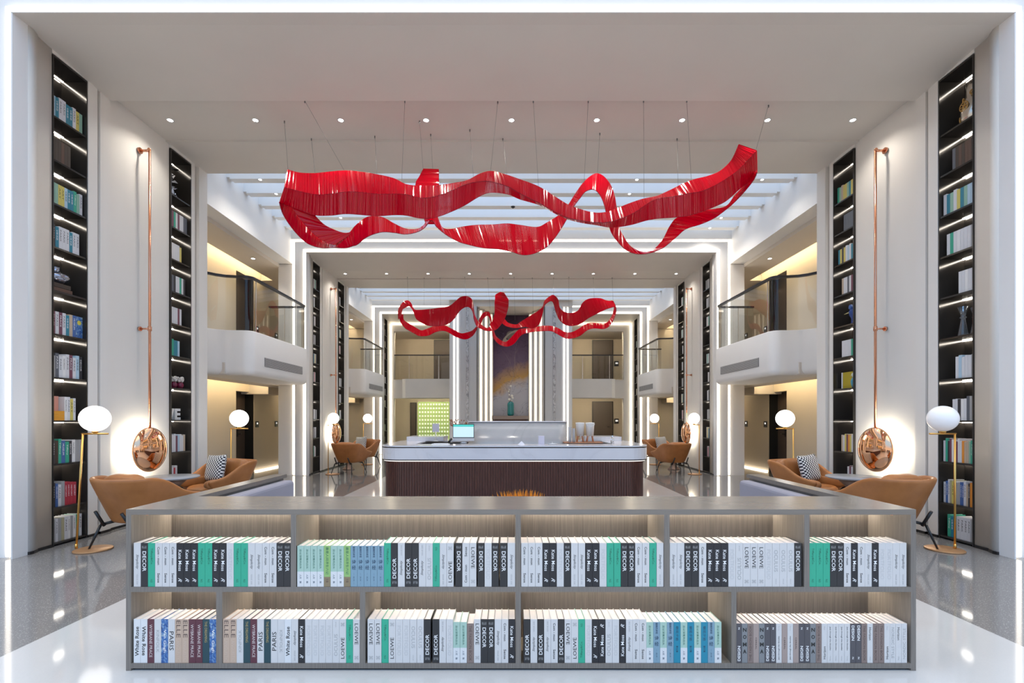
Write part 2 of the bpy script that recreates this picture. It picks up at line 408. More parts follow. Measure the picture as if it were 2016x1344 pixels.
# corridor walls behind the balconies with recessed doors
for s in (-1, 1):
    sd = SIDE[s]
    doors = [(11.83, 12.65, 2.07, 0), (11.83, 12.65, 5.02, 2.5)]
    if s == 1: doors += [(20.9, 22.3, 2.15, 0), (20.9, 22.3, 4.9, 2.5)]
    ys = sorted({7.0, 23.0} | {d[0] for d in doors} | {d[1] for d in doors})
    g = MB()
    for a, b in zip(ys[:-1], ys[1:]):
        dd = [d for d in doors if d[0] == a]
        if not dd: g.box(X(s, 6.70), X(s, 7.3), a, b, 0, 5.5)
        else:
            dz = sorted(dd, key=lambda d: d[3]); g.box(X(s, 6.7), X(s, 7.3), a, b, dz[0][2], 2.5); g.box(X(s, 6.7), X(s, 7.3), a, b, dz[1][2], 5.5)
    g.box(X(s, 5.66), X(s, 6.7), 6.9, 7.0, 0, 5.5)  # unseen end cap, added to stop sky light leaking into the corridor
    struct(g, 'wall_'+sd, beigem)
    n = 0
    for (a, b, zt, zb) in doors:
        n += 1
        d = bpy.data.objects.new(f'door_{n}', None); C.objects.link(d); d.location = (X(s, 6.95), (a+b)/2, zb); d['kind'] = 'structure'
        q = MB(); q.box(-.02, .02, -(b-a)/2, (b-a)/2, 0, zt-zb); q.build('door_panel', dark_brown, d)
        q = MB(); q.box(-s*.24, 0, (b-a)/2-.01, (b-a)/2+.0, 0, zt-zb); q.box(-s*.24, 0, -(b-a)/2, -(b-a)/2+.01, 0, zt-zb)
        q.build('door_jamb', black, d)
        q = MB(); q.bar((-s*.02, .05, 1.0), (-s*.07, .05, 1.0), .012); q.bar((-s*.07, .05, 1.0), (-s*.07, .05+.12, 1.0), .01); q.box(-s*.02, -s*.03, .02, .08, .93, 1.12)
        q.build('door_handle', black, d)
    # small number plates beside the doors
    for (y, z, nm) in ((12.80, 1.24, 'beside the dark door'), (13.85, 1.24, 'farther along the corridor'), (12.8, 3.75, 'upstairs beside the dark door'), (13.85, 3.75, 'upstairs farther along the corridor')):
        t = thing('room_sign', f"small black room sign on the {sd} corridor wall, {nm}", 'sign', (X(s, 6.695), y, z), 0, 'room signs in the corridors')
        MB().box(-.012, .012, -.07, .07, -.08, .08).build('plate', black, t)
        MB().box(-s*.012, -s*.016, -.035, .02, 0.0, .045).build('painted_glint', mat('sign_glint', (.9,.9,.9), .4, emit=(1,1,1), es=.8), t)  # lamp glint on the plate, painted as a small glowing patch
    r = MB().box(X(s, 6.62), X(s, 6.68), 12.66, 17.5, .0, .03).build('floor_light_strip', led); tag(r, f"light line along the foot of the {sd} corridor wall", 'light')

# ------------------------------------------------------------------ back wall with openings
YB = 20.0; YC = 21.6
g = MB()
for s, a0, a1 in ((-1, 2.36, 4.80), (1, 2.40, 4.63)):
    g.box(X(s, a1), X(s, 6.9), YB, YB+.25, 0, 6)
    g.box(X(s, a0), X(s, a1), YB, YB+.25, 4.99, 6); g.box(X(s, a0), X(s, a1), YB, YB+.25, 2.22, 3.0)
    g.box(X(s, 1.2), X(s, a0), YB, YB+.25, 0, 6)
struct(g, 'wall_back', wallm)
g = MB().box(-7.5, 7.5, YC+.9, YC+1.1, 0, 6); g.box(X(-1, 1.2), X(1, 1.2), YC+.6, YC+.9, 0, 6)
struct(g, 'wall_back', beigem)
g = MB(); g.box(-7, 7, YB+.25, YC+1, 5.08, 5.3); g.box(-7, 7, YB+.25, YC+.9, 2.40, 2.44)
struct(g, 'ceiling', ceilm)
for s, a0, a1 in ((-1, 2.36, 4.80), (1, 2.40, 4.63)):
    sd = SIDE[s]
    for z in (2.37, 5.07):
        r = MB().box(X(s, a0), X(s, a1), YB+.27, YB+.31, z-.05, z-.01).build('cove_light', mat('led_end_cove', (1,1,1), .5, emit=(1.0,.84,.58), es=55.0))
        tag(r, f"warm cove light behind the {sd} {'lower' if z<3 else 'upper'} opening of the end wall", 'light', 'corridor cove lights')
    r = MB().box(X(s, 2.4), X(s, 4.9), YB-.03, YB-.002, 5.27, 5.31).build('led_line', mat('led_end', (1,1,1), .5, emit=(1.0,.88,.66), es=6.0))
    tag(r, f"warm light line along the top of the end wall on the {sd}", 'light')
    r = MB().box(X(s, 4.90), X(s, 4.94), YB-.03, YB-.002, .02, 5.26).build('led_line', MATS['led_end'])
    tag(r, f"warm vertical light line at the outer edge of the end wall on the {sd}", 'light')
    # bowed balcony front
    m_ = (a0+a1)/2
    b = MB(); pts = [(X(s, a0+.06), YB-.002), (X(s, a0+.12), YB-.10), (X(s, a1-.5), YB-.10), (X(s, a1-.35), YB-.002)]
    b.prism(pts, 2.24, 3.02)
    B = b.build('balcony', facem); tag(B, f"white balcony front in the {sd} opening of the end wall", 'balcony', 'mezzanine balconies')
    R = thing('glass_railing', f"straight glass railing across the {sd} opening of the end wall", 'railing', (X(s, m_), YB-.05, 3.02), 0, 'glass balcony railings')
    w_ = (a1-a0)/2
    MB().add([(-w_, 0, 0), (w_, 0, 0), (w_, 0, .98), (-w_, 0, .98)], [(0,1,2,3)]).build('glass_panel', glass, R)
    MB().box(-w_, w_, -.03, .03, .96, 1.0).build('handrail', MATS['dark_handrail'], R)
    q = MB(); [q.box(x-.01, x+.01, -.01, .01, 0, .96) for x in (-w_+.02, -w_*.5, w_*.5, w_-.02)]; q.build('post', chrome, R)
# doors behind
dn = 10
for (x0, x1, z0, z1) in ((-3.5, -2.2, 2.4, 5.0), (3.85, 4.75, 2.4, 5.0), (3.85, 4.75, 0, 2.15), (-4.6, -4.38, 0, 2.1)):
    dn += 1; d = bpy.data.objects.new(f'door_{dn}', None); C.objects.link(d); d.location = ((x0+x1)/2, YC+.88, z0); d['kind'] = 'structure'
    h_ = (x1-x0)/2; q = MB().box(-h_, h_, -.03, .0, 0, z1-z0); q.build('door_panel', dark_brown, d)
    q = MB(); q.box(h_, h_+.04, -.05, 0, 0, z1-z0+.03); q.box(-h_-.03, -h_, -.05, 0, 0, z1-z0+.03); q.box(-h_, h_, -.05, 0, z1-z0, z1-z0+.03); q.build('door_jamb', black, d)
    if h_ > .3: q = MB(); q.bar((h_-.1, -.03, 1.0), (h_-.1, -.09, 1.0), .015); q.bar((h_-.1, -.09, 1.0), (h_-.25, -.09, 1.0), .012); q.build('door_handle', black, d)
for (x, z, nm) in ((4.95, 1.28, 'ground floor'), (4.95, 3.95, 'upper floor')):
    t = thing('room_sign', f"black room sign right of the {nm} door behind the counter", 'sign', (x, YC+.87, z), 0, 'room signs in the corridors')
    MB().box(-.1, .1, -.02, .02, -.13, .1).build('plate', black, t); MB().box(-.05, .06, -.03, -.02, -.03, .04).build('painted_glint', MATS['sign_glint'], t)  # same painted lamp glint on the end wall plates

# green perforated partition in the lower left opening
green_m = mat('green_backlit_panel', (.38, .52, .22), .5, emit=(.50, .72, .20), es=.18)
t = thing('perforated_partition', 'bright green perforated screen with rows of small openings in the left end opening', 'partition', (-3.25, YC+.2, 0))
q = MB(); nx, nz = 14, 12; W_, H_ = 1.75, 2.1
for i in range(nx+1): q.box(-W_/2+i*W_/nx-.028, -W_/2+i*W_/nx+.028, -.02, .02, 0, H_)
for j in range(nz+1): q.box(-W_/2, W_/2, -.018, .018, j*H_/nz-.03, j*H_/nz+.04)
q.build('screen', green_m, t)
q = MB(); [q.box(-W_/2+(i+.5)*W_/nx-.036, -W_/2+(i+.5)*W_/nx+.036, .025, .04, (j+.5)*H_/nz-.02, (j+.5)*H_/nz+.045) for i in range(nx) for j in range(nz)]
q.build('glow_blocks', mat('pale_glow', (.9,.95,.8), .5, emit=(.85,.95,.75), es=.9), t)

# ------------------------------------------------------------------ end feature: core with fluted light reveals and painting
YF = 18.5
for s in (-1, 1):
    g = MB(); g.box(X(s, 1.30), X(s, 1.95), YF, YF+.1, 0, 5.68); g.box(X(s, 1.95), X(s, 2.36), YF+.1, YF+1.6, 0, 5.68); g.box(X(s, 1.30), X(s, 1.95), YF+.1, YF+1.6, 0, 5.68)
    struct(g, 'wall_back', mat('pale_blue_panel', (.62, .64, .68), .3))
    # ribs on the panel
    r = MB()
    for i in range(18):
        a = 1.33+i*.035
        if abs(a-1.66) > .06: r.box(X(s, a), X(s, a+.012), YF-.012, YF, 0, 5.66)
    struct(r, 'trim_5', MATS['pale_blue_panel'])
    o = MB().box(X(s, 1.61), X(s, 1.71), YF-.03, YF-.013, 0, 5.66).build('marble_strip', marble_d); tag(o, f"narrow dark veined marble strip down the panel {SIDE[s]} of the painting", 'trim')
    o = MB().box(X(s, 1.285), X(s, 1.30), YF-.02, YF+.1, 0, 5.68); struct(o, 'trim_6', black)
    for j, a in enumerate((2.02, 2.16)):
        o = MB().box(X(s, a), X(s, a+.05), YF+.07, YF+.1, .02, 5.66).build('led_line', mat('led_thin', (1,1,1), .5, emit=(1.0,.93,.82), es=1.6))
        tag(o, f"{('inner','outer')[j]} vertical light line beside the {SIDE[s]} panel of the end feature", 'light', 'vertical light lines of the end feature')
    for i in range(3):
        a0 = 1.285-.185*i; y = YF+.25+.35*i
        g = MB().box(X(s, a0), X(s, a0-.07), y, YF+1.7, 0, 5.66); g.box(X(s, a0-.07), X(s, a0-.185), y+.2, YF+1.7, 0, 5.66); struct(g, 'trim_7', wallm)
        o = MB().box(X(s, a0-.075), X(s, a0-.15), y+.16, y+.195, .02, 5.6).build('led_line', mat('led_feature', (1,1,1), .5, emit=(1.0, .86, .62), es=1.35))
        tag(o, f"{('outer','middle','inner')[i]} warm light line in the {SIDE[s]} reveal of the painting", 'light', 'vertical light lines of the end feature')
struct(MB().box(X(-1, 2.36), X(1, 2.36), YF, YF+1.9, 5.68, 6.6), 'ceiling', ceilm)
struct(MB().box(X(-1, 1.3), X(1, 1.3), YF+1.5, YF+1.7, 0, 5.68), 'wall_back', wallm)

def painting_mat():
    m = mat('space_painting', (.1,.07,.1), .85, spec=.2); N, L, b = nodes(m)
    v = coords(m); sp = N.new('ShaderNodeSeparateXYZ'); L.new(v, sp.inputs[0])
    nz = N.new('ShaderNodeTexNoise'); nz.inputs['Scale'].default_value = 1.1; nz.inputs['Detail'].default_value = 4; L.new(v, nz.inputs['Vector'])
    ad = N.new('ShaderNodeMath'); ad.operation = 'MULTIPLY_ADD'; ad.inputs[1].default_value = 1.3; L.new(nz.outputs[0], ad.inputs[0])
    zz = N.new('ShaderNodeMath'); zz.operation = 'MULTIPLY_ADD'; zz.inputs[1].default_value = 1.0; zz.inputs[2].default_value = -0.65; L.new(sp.outputs['Z'], zz.inputs[0])
    xx = N.new('ShaderNodeMath'); xx.operation = 'MULTIPLY_ADD'; xx.inputs[1].default_value = -0.5; L.new(sp.outputs['X'], xx.inputs[0]); L.new(zz.outputs[0], xx.inputs[2]); L.new(xx.outputs[0], ad.inputs[2])
    mr = N.new('ShaderNodeMapRange'); mr.inputs['From Min'].default_value = -.2; mr.inputs['From Max'].default_value = 4.3; L.new(ad.outputs[0], mr.inputs[0])
    base = ramp(m, mr.outputs[0], [(0.0, (.62,.62,.68)), (.27, (.58,.57,.62)), (.35, (.62,.36,.12)), (.43, (.48,.30,.18)), (.52, (.20,.14,.20)), (.70, (.13,.08,.135)), (1.0, (.03,.02,.035))])
    st = tex(m, 'ShaderNodeTexVoronoi', v, 5.5, 0); star = ramp(m, st, [(0.0, (.9,.9,.9)), (0.035, (.5,.5,.5)), (.05, (0,0,0))])
    vn = N.new('ShaderNodeTexNoise'); vn.inputs['Scale'].default_value = 1.6; vn.inputs['Detail'].default_value = 7; vn.inputs['Distortion'].default_value = 1.5; L.new(v, vn.inputs['Vector'])
    vein = ramp(m, vn.outputs[0], [(.485, (1,1,1)), (.5, (.55,.55,.6)), (.515, (1,1,1))])
    a = N.new('ShaderNodeMix'); a.data_type = 'RGBA'; a.blend_type = 'ADD'; a.inputs[0].default_value = .5; L.new(base, a.inputs[6]); L.new(star, a.inputs[7])
    mm = N.new('ShaderNodeMix'); mm.data_type = 'RGBA'; mm.blend_type = 'MULTIPLY'; mm.inputs[0].default_value = .8; L.new(a.outputs[2], mm.inputs[6]); L.new(vein, mm.inputs[7])
    L.new(mm.outputs[2], b.inputs['Base Color']); return m
pm = painting_mat()
P = thing('painting', 'tall dark painting of a ringed planet and stars over white marble, behind the counter', 'painting', (.02, YF+1.46, 1.5))
MB().box(-.74, .74, -.01, .03, 0, 4.15).build('canvas', pm, P)
q = MB(); n = 40; ri, ro = .17, .30; c0 = (.02, -.014, 3.28)
def rg(r, t, tl=.62, fl=.36):
    x, z = r*math.cos(t)*1.35, r*math.sin(t)*fl*1.35; return (c0[0]+x*math.cos(tl)-z*math.sin(tl), c0[1], c0[2]+x*math.sin(tl)+z*math.cos(tl))
q.add([rg(ri, 2*PI*i/n) for i in range(n)]+[rg(ro, 2*PI*i/n) for i in range(n)], [(i, (i+1)%n, n+(i+1)%n, n+i) for i in range(n)])
q.add([(c0[0]+.19*math.cos(2*PI*i/n), c0[1]+.001, c0[2]+.03+.19*math.sin(2*PI*i/n)) for i in range(n)], [list(range(n))], 1)
q.build('painted_planet', [mat('ring_paint', (.45,.40,.34), .6), mat('planet_paint', (.22,.19,.17), .6)], P, recalc=False)
# console and vase
t = thing('console_shelf', 'brown stone console below the tall painting', 'shelf', (.02, YF+1.1, 0))
MB().box(-.74, .74, -.3, .3, 1.36, 1.5).build('top', mat('taupe_stone', (.30,.24,.21), .4), t); MB().box(-.66, .66, -.15, .25, 0, 1.36).build('base', walnut, t)
V = thing('flower_vase', 'teal cylindrical vase with a tall bare branch and white blossoms before the painting', 'vase', (.03, YF+1.05, 1.5))
MB().lathe([(.0, 0), (.10, 0), (.13, .03), (.135, .10), (.135, .45), (.12, .52), (.08, .545), (.075, .57), (.06, .56)], 24).build('vase_body', teal_gl, V)
q = MB(); random.seed(3)
def branch(p, d, L_, r, lev):
    n = 5
    for i in range(n):
        d = (d+Vector((random.uniform(-.3,.3), random.uniform(-.1,.1), random.uniform(-.05,.15)))).normalized(); e = p+d*L_/n
        q.bar(p, e, r, 4, r2=r*.85); p = e; r *= .87
        if lev > 0 and random.random() < .75: branch(p, (d+Vector((random.choice((-1,1))*.7, 0, .3))).normalized(), L_*.45, r*.7, lev-1)
branch(Vector((0,0,.5)), Vector((.05,0,1)), 1.9, .012, 2); branch(Vector((0,0,.5)), Vector((-.12,0,1)), .9, .010, 1)
q.build('branch', mat('pale_bark', (.35,.28,.24), .7), V)
q = MB(); [q.ball((random.uniform(-.1,.12), random.uniform(-.06,.03), z), random.uniform(.03,.055), 10, 6) for z in (.62,.66,.72,.8,.84,.98,1.05,1.2)]
q.build('blossom', mat('white_petals', (.85,.83,.76), .6), V)

# ------------------------------------------------------------------ books
TXT = {}
def text_geo(st, bold=0.0, shear=0.0):
    key = (st, bold, shear)
    if key in TXT: return TXT[key]
    cu = bpy.data.curves.new('t', 'FONT'); cu.body = st; cu.offset = bold; cu.shear = shear; cu.resolution_u = 2; cu.fill_mode = 'FRONT'
    ob = bpy.data.objects.new('t', cu); C.objects.link(ob); bpy.context.view_layer.update()
    dg = bpy.context.evaluated_depsgraph_get(); me = bpy.data.meshes.new_from_object(ob.evaluated_get(dg))
    vs = [tuple(v.co) for v in me.vertices]; fs = [tuple(p.vertices) for p in me.polygons]
    bpy.data.objects.remove(ob); bpy.data.curves.remove(cu); bpy.data.meshes.remove(me)
    if not vs: TXT[key] = ([], []); return TXT[key]
    x0 = min(v[0] for v in vs); x1 = max(v[0] for v in vs); y0 = min(v[1] for v in vs); y1 = max(v[1] for v in vs)
    TXT[key] = ([((v[0]-x0)/max(x1-x0, 1e-6), (v[1]-y0)/max(y1-y0, 1e-6)) for v in vs], fs); return TXT[key]
tm = {'w': mat('ink_white', (.85,.85,.85), .5), 'k': mat('ink_black', (.02,.02,.02), .5), 'g': mat('ink_grey', (.40,.40,.40), .5), 'l': mat('ink_pale', (.52,.52,.52), .5),
      'dg': mat('ink_green', (.02,.14,.09), .5), 'gold': mat('ink_gold', (.45,.36,.14), .5), 'p': mat('ink_pink', (.7,.6,.58), .5), 'br': mat('ink_brown', (.12,.08,.07), .5), 'n': mat('ink_navy', (.03,.07,.12), .5), 'tan': mat('ink_tan', (.62,.48,.38), .5)}
# kind: (cover colour, height, [(text, f0, f1, width fraction, ink, horizontal, bold, shear)], label)
K = {
 'SIM': ((.63,.62,.615), .242, [('Simplicity', .26, .60, .42, 'k', 0, 0, .4), ('ISSUE 200', .72, .95, .20, 'g', 0, 0, 0)], 'white book with small slanted script'),
 'DEC': ((.028,.028,.03), .242, [('ELLE', .07, .12, .62, 'g', 1, 0, 0), ('DECOR', .19, .65, .52, 'w', 0, .01, 0)], 'black book with large plain white capitals'),
 'TIF': ((.035,.40,.255), .242, [('Tiffany&Co.', .12, .50, .36, 'dg', 0, 0, 0), ('N.5', .83, .90, .28, 'dg', 0, 0, 0)], 'bright green book with dark green lettering'),
 'COM': ((.63,.62,.615), .242, [('Com - mon', .09, .50, .34, 'k', 0, .008, 0), ('Sense', .69, .91, .34, 'k', 0, .008, 0)], 'white book with two bold black words'),
 'KAT': ((.02,.02,.024), .242, [('Kate Moss', .16, .64, .46, 'w', 0, .005, 0), ('R', .80, .89, .5, 'w', 0, 0, .5)], 'black book with white title and curled monogram'),
 'POR': ((.63,.62,.615), .242, [('PORTFOLIO', .15, .83, .50, 'l', 0, -.012, 0)], 'white book with faint outlined capitals'),
 'GRN': ((.38,.55,.47), .226, [('且以深情共白头', .08, .56, .30, 'dg', 0, 0, 0), ('人间', .70, .80, .3, 'n', 0, 0, 0), ('集', .86, .92, .3, 'n', 0, 0, 0)], 'pale green and white book with tiny characters'),
 'GRB': ((.29,.50,.17), .226, [('最是人间浮生六记', .03, .7, .42, 'dg', 0, 0, 0), ('文集', .8, .9, .4, 'br', 0, 0, 0)], 'leaf green book with brown foot'),
 'SHI': ((.21,.34,.43), .226, [('最美的诗词', .02, .28, .34, 'n', 0, .01, 0), ('诗', .34, .44, .60, 'n', 1, .01, 0), ('经', .48, .58, .60, 'n', 1, .01, 0), ('一 古文 一', .66, .95, .18, 'n', 0, 0, 0)], 'blue grey book with two large dark characters'),
 'OCU': ((.63,.62,.615), .242, [('OCULUS', .16, .66, .50, 'g', 0, 0, 0), ('ISSUE', .82, .94, .12, 'g', 0, 0, 0)], 'white book with slim grey capitals'),
 'LOE': ((.63,.62,.615), .242, [('LOEWE', .10, .58, .50, 'k', 0, 0, 0), ('⌘', .84, .92, .55, 'g', 1, 0, 0)], 'white book with wide black capitals and round emblem'),
 'WR': ((.70,.71,.72), .242, [('White Rose', .16, .83, .56, 'k', 0, .012, 0)], 'white book with bold black two-word title'),
 'WYB': ((.11,.03,.045), .242, [('WYBRANE PRACE', .12, .87, .42, 'p', 0, 0, 0)], 'maroon book with pale capitals'),
 'KIN': ((.63,.62,.615), .242, [('KINFOLK', .25, .76, .42, 'g', 0, 0, 0)], 'white book with fine framed grey capitals'),
 'VG': ((.04,.11,.30), .242, [('Van Gogh', .24, .76, .50, 'w', 0, .01, 0)], 'painterly blue book with white title'),
 'PAR': ((.63,.62,.615), .242, [('PARIS', .28, .71, .62, 'k', 0, 0, 0)], 'white book with very large black capitals'),
 'ELL': ((.55,.40,.30), .242, [('ELLE', .03, .42, .60, 'br', 0, 0, 0), ('LANGUISTIC', .45, .96, .46, 'tan', 0, 0, 0)], 'tan book with dark and pale capitals'),
 'DRE': ((.018,.06,.075), .242, [('THE DREAMING', .05, .53, .36, 'gold', 0, 0, 0)], 'dark teal book with gold capitals'),
 'FAS': ((.24,.18,.16), .218, [('THE FASHION BOOK', .05, .95, .42, 'br', 0, 0, 0)], 'taupe book with dark capitals'),
 'TEA': ((.015,.24,.36), .226, [('朝花夕拾', .10, .46, .40, 'n', 0, 0, 0), ('散文集', .58, .74, .3, 'n', 0, 0, 0)], 'turquoise book with dark characters'),
 'DES': ((.085,.08,.09), .218, [('DESIGN', .05, .43, .48, 'w', 0, .02, 0), ('N', .85, .90, .3, 'w', 0, .02, 0)], 'charcoal book with bold white capitals'),
 'NOM': ((.22,.23,.24), .218, [('N', .11, .21, .62, 'k', 1, .03, 0), ('O', .29, .39, .62, 'k', 1, .03, 0), ('M', .48, .58, .66, 'k', 1, .03, 0), ('A', .66, .76, .62, 'k', 1, .03, 0)], 'grey book with four stacked black letters'),
 'CER': ((.37,.29,.26), .218, [('CEREAL', .35, .66, .26, 'br', 0, 0, 0)], 'pinkish taupe book with small capitals'),
 'JAZ': ((.63,.62,.615), .218, [('Jazz through the decades', .08, .68, .30, 'k', 0, 0, 0), ('Verlag', .82, .94, .2, 'g', 0, 0, 0)], 'white book with thin lower-case line'),
 'HOR': ((.63,.62,.615), .218, [('Horizon', .10, .42, .42, 'k', 0, 0, 0), ('STYLE', .84, .93, .2, 'g', 0, 0, 0)], 'white book with short black title'),
 'NOR': ((.63,.62,.615), .218, [('NORDIC STYLE', .10, .88, .46, 'g', 0, 0, 0)], 'white book with long thin capitals'),
}
BK = {}
def book_meshes(kind, wd):
    key = (kind, round(wd, 3))
    if key in BK: return BK[key]
    col, h, tx, _ = K[kind]; hw = wd/2-.0006; d = .150
    cm = mat('cover_'+kind.lower(), col, .38)
    if kind == 'VG' and not cm.get('d'):
        cm['d'] = 1; f = tex(cm, 'ShaderNodeTexNoise', coords(cm), 22, 4, Distortion=2.0); nodes(cm)[1].links if 0 else None
        cm.node_tree.links.new(ramp(cm, f, [(.3, (.01,.03,.14)), (.5, (.05,.16,.42)), (.62, (.3,.42,.5)), (.7, (.45,.5,.2))]), nodes(cm)[2].inputs['Base Color'])
    cov = MB(); cov.box(-hw, hw, 0, .0025, 0, h); cov.box(-hw, -hw+.0022, .0025, d, 0, h); cov.box(hw-.0022, hw, .0025, d, 0, h)
    pg = MB().box(-hw+.0022, hw-.0022, .0025, d-.004, .003, h-.004)
    le = MB(); inks = []
    for st, f0, f1, wf, ink, hor, bold, sh in tx:
        if ink not in inks: inks.append(ink)
        vs, fs = text_geo(st, bold, sh); L_ = (f1-f0)*h; W_ = wd*wf
        if hor: pts = [((u-.5)*W_, -.0006, h*(1-f1)+v*L_) for u, v in vs]
        else: pts = [((v-.5)*W_, -.0006, h*(1-f0)-u*L_) for u, v in vs]
        le.add(pts, fs, inks.index(ink))
    if kind == 'LOE' and 0: pass
    band = None
    if kind == 'GRN': band = (MB().box(-hw, hw, -.0003, .0, 0, h*.37), mat('band_white', (.68,.69,.70), .4))
    if kind == 'GRB': band = (MB().box(-hw, hw, -.0003, .0, 0, h*.24), mat('band_brown', (.26,.20,.12), .4))
    BK[key] = (cov.mesh('cover', cm), pg.mesh('pages', paper), le.mesh('spine_lettering', [tm[i] for i in inks], recalc=False), band[0].mesh('spine_band', band[1]) if band else None, h)
    return BK[key]
def link(me, name, parent):
    o = bpy.data.objects.new(name, me); C.objects.link(o); o.parent = parent; return o
def put_book(kind, wd, loc, up, label, group, rz=0.0, sc_=1.0, tilt=0.0):
    cv, pg, le, bd, h = book_meshes(kind, wd)
    r = bpy.data.objects.new('book', cv); C.objects.link(r); r.location = loc; r.rotation_euler = (0, tilt, rz); r.scale = (1, 1, sc_)
    tag(r, label, 'book', group)
    link(pg, 'pages', r)
    l = link(le, 'spine_lettering', r)
    if up: l.rotation_euler = (0, PI, 0); l.location = (0, 0, h)
    if bd: link(bd, 'spine_band', r)
    return r
ORD = ['first','second','third','fourth','fifth','sixth','seventh','eighth','ninth','tenth','eleventh','twelfth','thirteenth','fourteenth','fifteenth','sixteenth','seventeenth','eighteenth','nineteenth','twentieth']
ORD += ['twenty-'+o for o in ORD[:9]]+['thirtieth', 'thirty-first', 'thirty-second']
rows = [
 ('upper', 0, 262, 572, 'SIM DEC TIF COM COM COM KAT KAT KAT TIF TIF KAT KAT POR TIF TIF SIM SIM COM COM DEC DEC'),
 ('upper', 1, 584.5, 755.5, 'GRN GRN GRN GRN GRB GRN GRN GRB SHI SHI SHI SHI SHI'),
 ('upper', 1, 755.5, 893, 'TIF DEC- SIM- DEC- DEC- SIM- OCU- TIF- SIM LOE-'),
 ('upper', 1, 896, 938, 'DEC COM- LOE'), ('upper', 1, 940, 982, 'DEC POR DEC'), ('upper', 1, 984, 1014.5, 'DEC SIM'),
 ('upper', 2, 1026, 1307, 'COM COM COM KAT KAT POR DEC SIM SIM KAT KAT POR TIF TIF DEC DEC COM COM TIF SIM'),
 ('upper', 3, 1319, 1579, 'SIM SIM DEC DEC COM KAT KAT KAT POR OCU- LOE LOE LOE POR OCU OCU OCU DEC'),
 ('upper', 4, 1594, 1786, 'TIF TIF TIF DEC DEC COM KAT COM SIM KAT POR POR SIM SIM'),
 ('lower', 0, 262, 425, 'WR- WR WYB KIN VG PAR ELL ELL WYB WYB DRE VG'),
 ('lower', 1, 438, 708, 'ELL ELL KIN- DRE WYB PAR- DRE PAR- KIN WR- SIM KAT POR POR POR POR OCU- LOE- TIF LOE'),
 ('lower', 2, 723, 848, 'LOE LOE TIF LOE- POR POR OCU OCU DEC-'), ('lower', 2, 851, 1014.5, 'DEC- SIM- POR GRN GRN FAS LOE DEC DEC SIM COM KAT'),
 ('lower', 3, 1031, 1421, 'DEC- SIM- DEC- SIM- COM DEC- LOE LOE- TIF- POR KAT KAT- OCU- POR KAT- SIM- COM COM GRN SHI GRN SHI TEA GRN TEA GRN TEA SHI GRN'),
 ('lower', 4, 1450, 1787, 'DES- NOM FAS- CER NOM DES- DES- JAZ- CER JAZ- CER DES- DES- NOM FAS- HOR- JAZ JAZ JAZ JAZ DES DES FAS HOR FAS FAS HOR- NOR HOR NOR-'),
]
SY = 2.674; PPM = 952/SY
comp = ['first', 'second', 'third', 'fourth', 'fifth']
cnt = {}; n_ind = 0
for row, c, x0, x1, seq in rows:
    ks = seq.split(); wd = (x1-x0)/len(ks)/PPM
    for i, kk in enumerate(ks):
        up = kk.endswith('-'); kk = kk.rstrip('-'); q = cnt.get((row, c), 0); cnt[(row, c)] = q+1
        xx = (x0-1004)/PPM+wd*(i+.5)
        put_book(kk, wd, (xx, SY+.004, .4675 if row == 'upper' else .0455), up,
                 f"{K[kk][3]}, {ORD[q]} from left, {row} row, {comp[c]} compartment", f'books in the {row} row of the low bookshelf')
        n_ind += 1

# low bookshelf
T = thing('low_bookshelf', 'long low greige two-tier bookshelf full of books in the foreground', 'bookshelf', (.06, SY, 0))
def fx(px): return (px-1004)/PPM-.06
MB().box(fx(248), fx(1803.5), 0, .45, .866, .896).build('top_panel', shelf_top, T)
for a, b in ((248, 258), (1793.5, 1803.5)): MB().box(fx(a), fx(b), 0.0, .45, 0, .866).build('side_panel', shelf_in, T)
MB().box(fx(258), fx(1793.5), 0, .32, .439, .467).build('middle_shelf', shelf_in, T)
MB().box(fx(258), fx(1793.5), 0, .32, .017, .045).build('bottom_shelf', shelf_in, T)
MB().box(fx(258), fx(1793.5), .015, .03, 0, .017).build('plinth', black, T)
MB().box(fx(258), fx(1793.5), .32, .335, 0, .866).build('back_panel', shelf_in, T)
for a, b in ((572.5, 583), (1015, 1025.5), (1307.5, 1318.5), (1583.5, 1594)): MB().box(fx(a), fx(b), .0, .32, .467, .866).build('divider', shelf_in, T)
for a, b in ((425.5, 437.5), (708.5, 719), (1015, 1025.5), (1440, 1450)): MB().box(fx(a), fx(b), .0, .32, .045, .439).build('divider', shelf_in, T)
for z in (.864, .437):
    for a, b in ((262, 1013), (1027, 1790)): MB().box(fx(a), fx(b), .295, .315, z-.006, z).build('led_strip', led_shelf, T)
for px in (282, 1764): MB().lathe([(.006, 0), (.006, .004), (0, .005)], 10, (fx(px), .03, .858)).build('screw_cap', wood_light, T)

# banquette arms running back from the shelf
for s, xo in ((-1, -2.124), (1, 2.244)):
    t = thing('banquette_bench', f"greige bench with lilac grey back cushion on the {SIDE[s]} behind the low bookshelf", 'bench', (xo, SY+.45, 0), 0, 'banquette benches')
    i = -s
    MB().box(0, i*.09, 0, 1.22, 0, .866).build('side_panel', shelf_in, t)
    MB().box(0, i*.11, 0, 1.24, .866, .896).build('top_rail', shelf_top, t)
    MB().box(i*.09, i*.20, .0, 1.2, .42, .85).build('back_cushion', grey_fabric, t, bevel=.03)
    MB().box(i*.09, i*.62, .0, 1.2, .12, .42).build('seat_cushion', grey_fabric, t, bevel=.03)

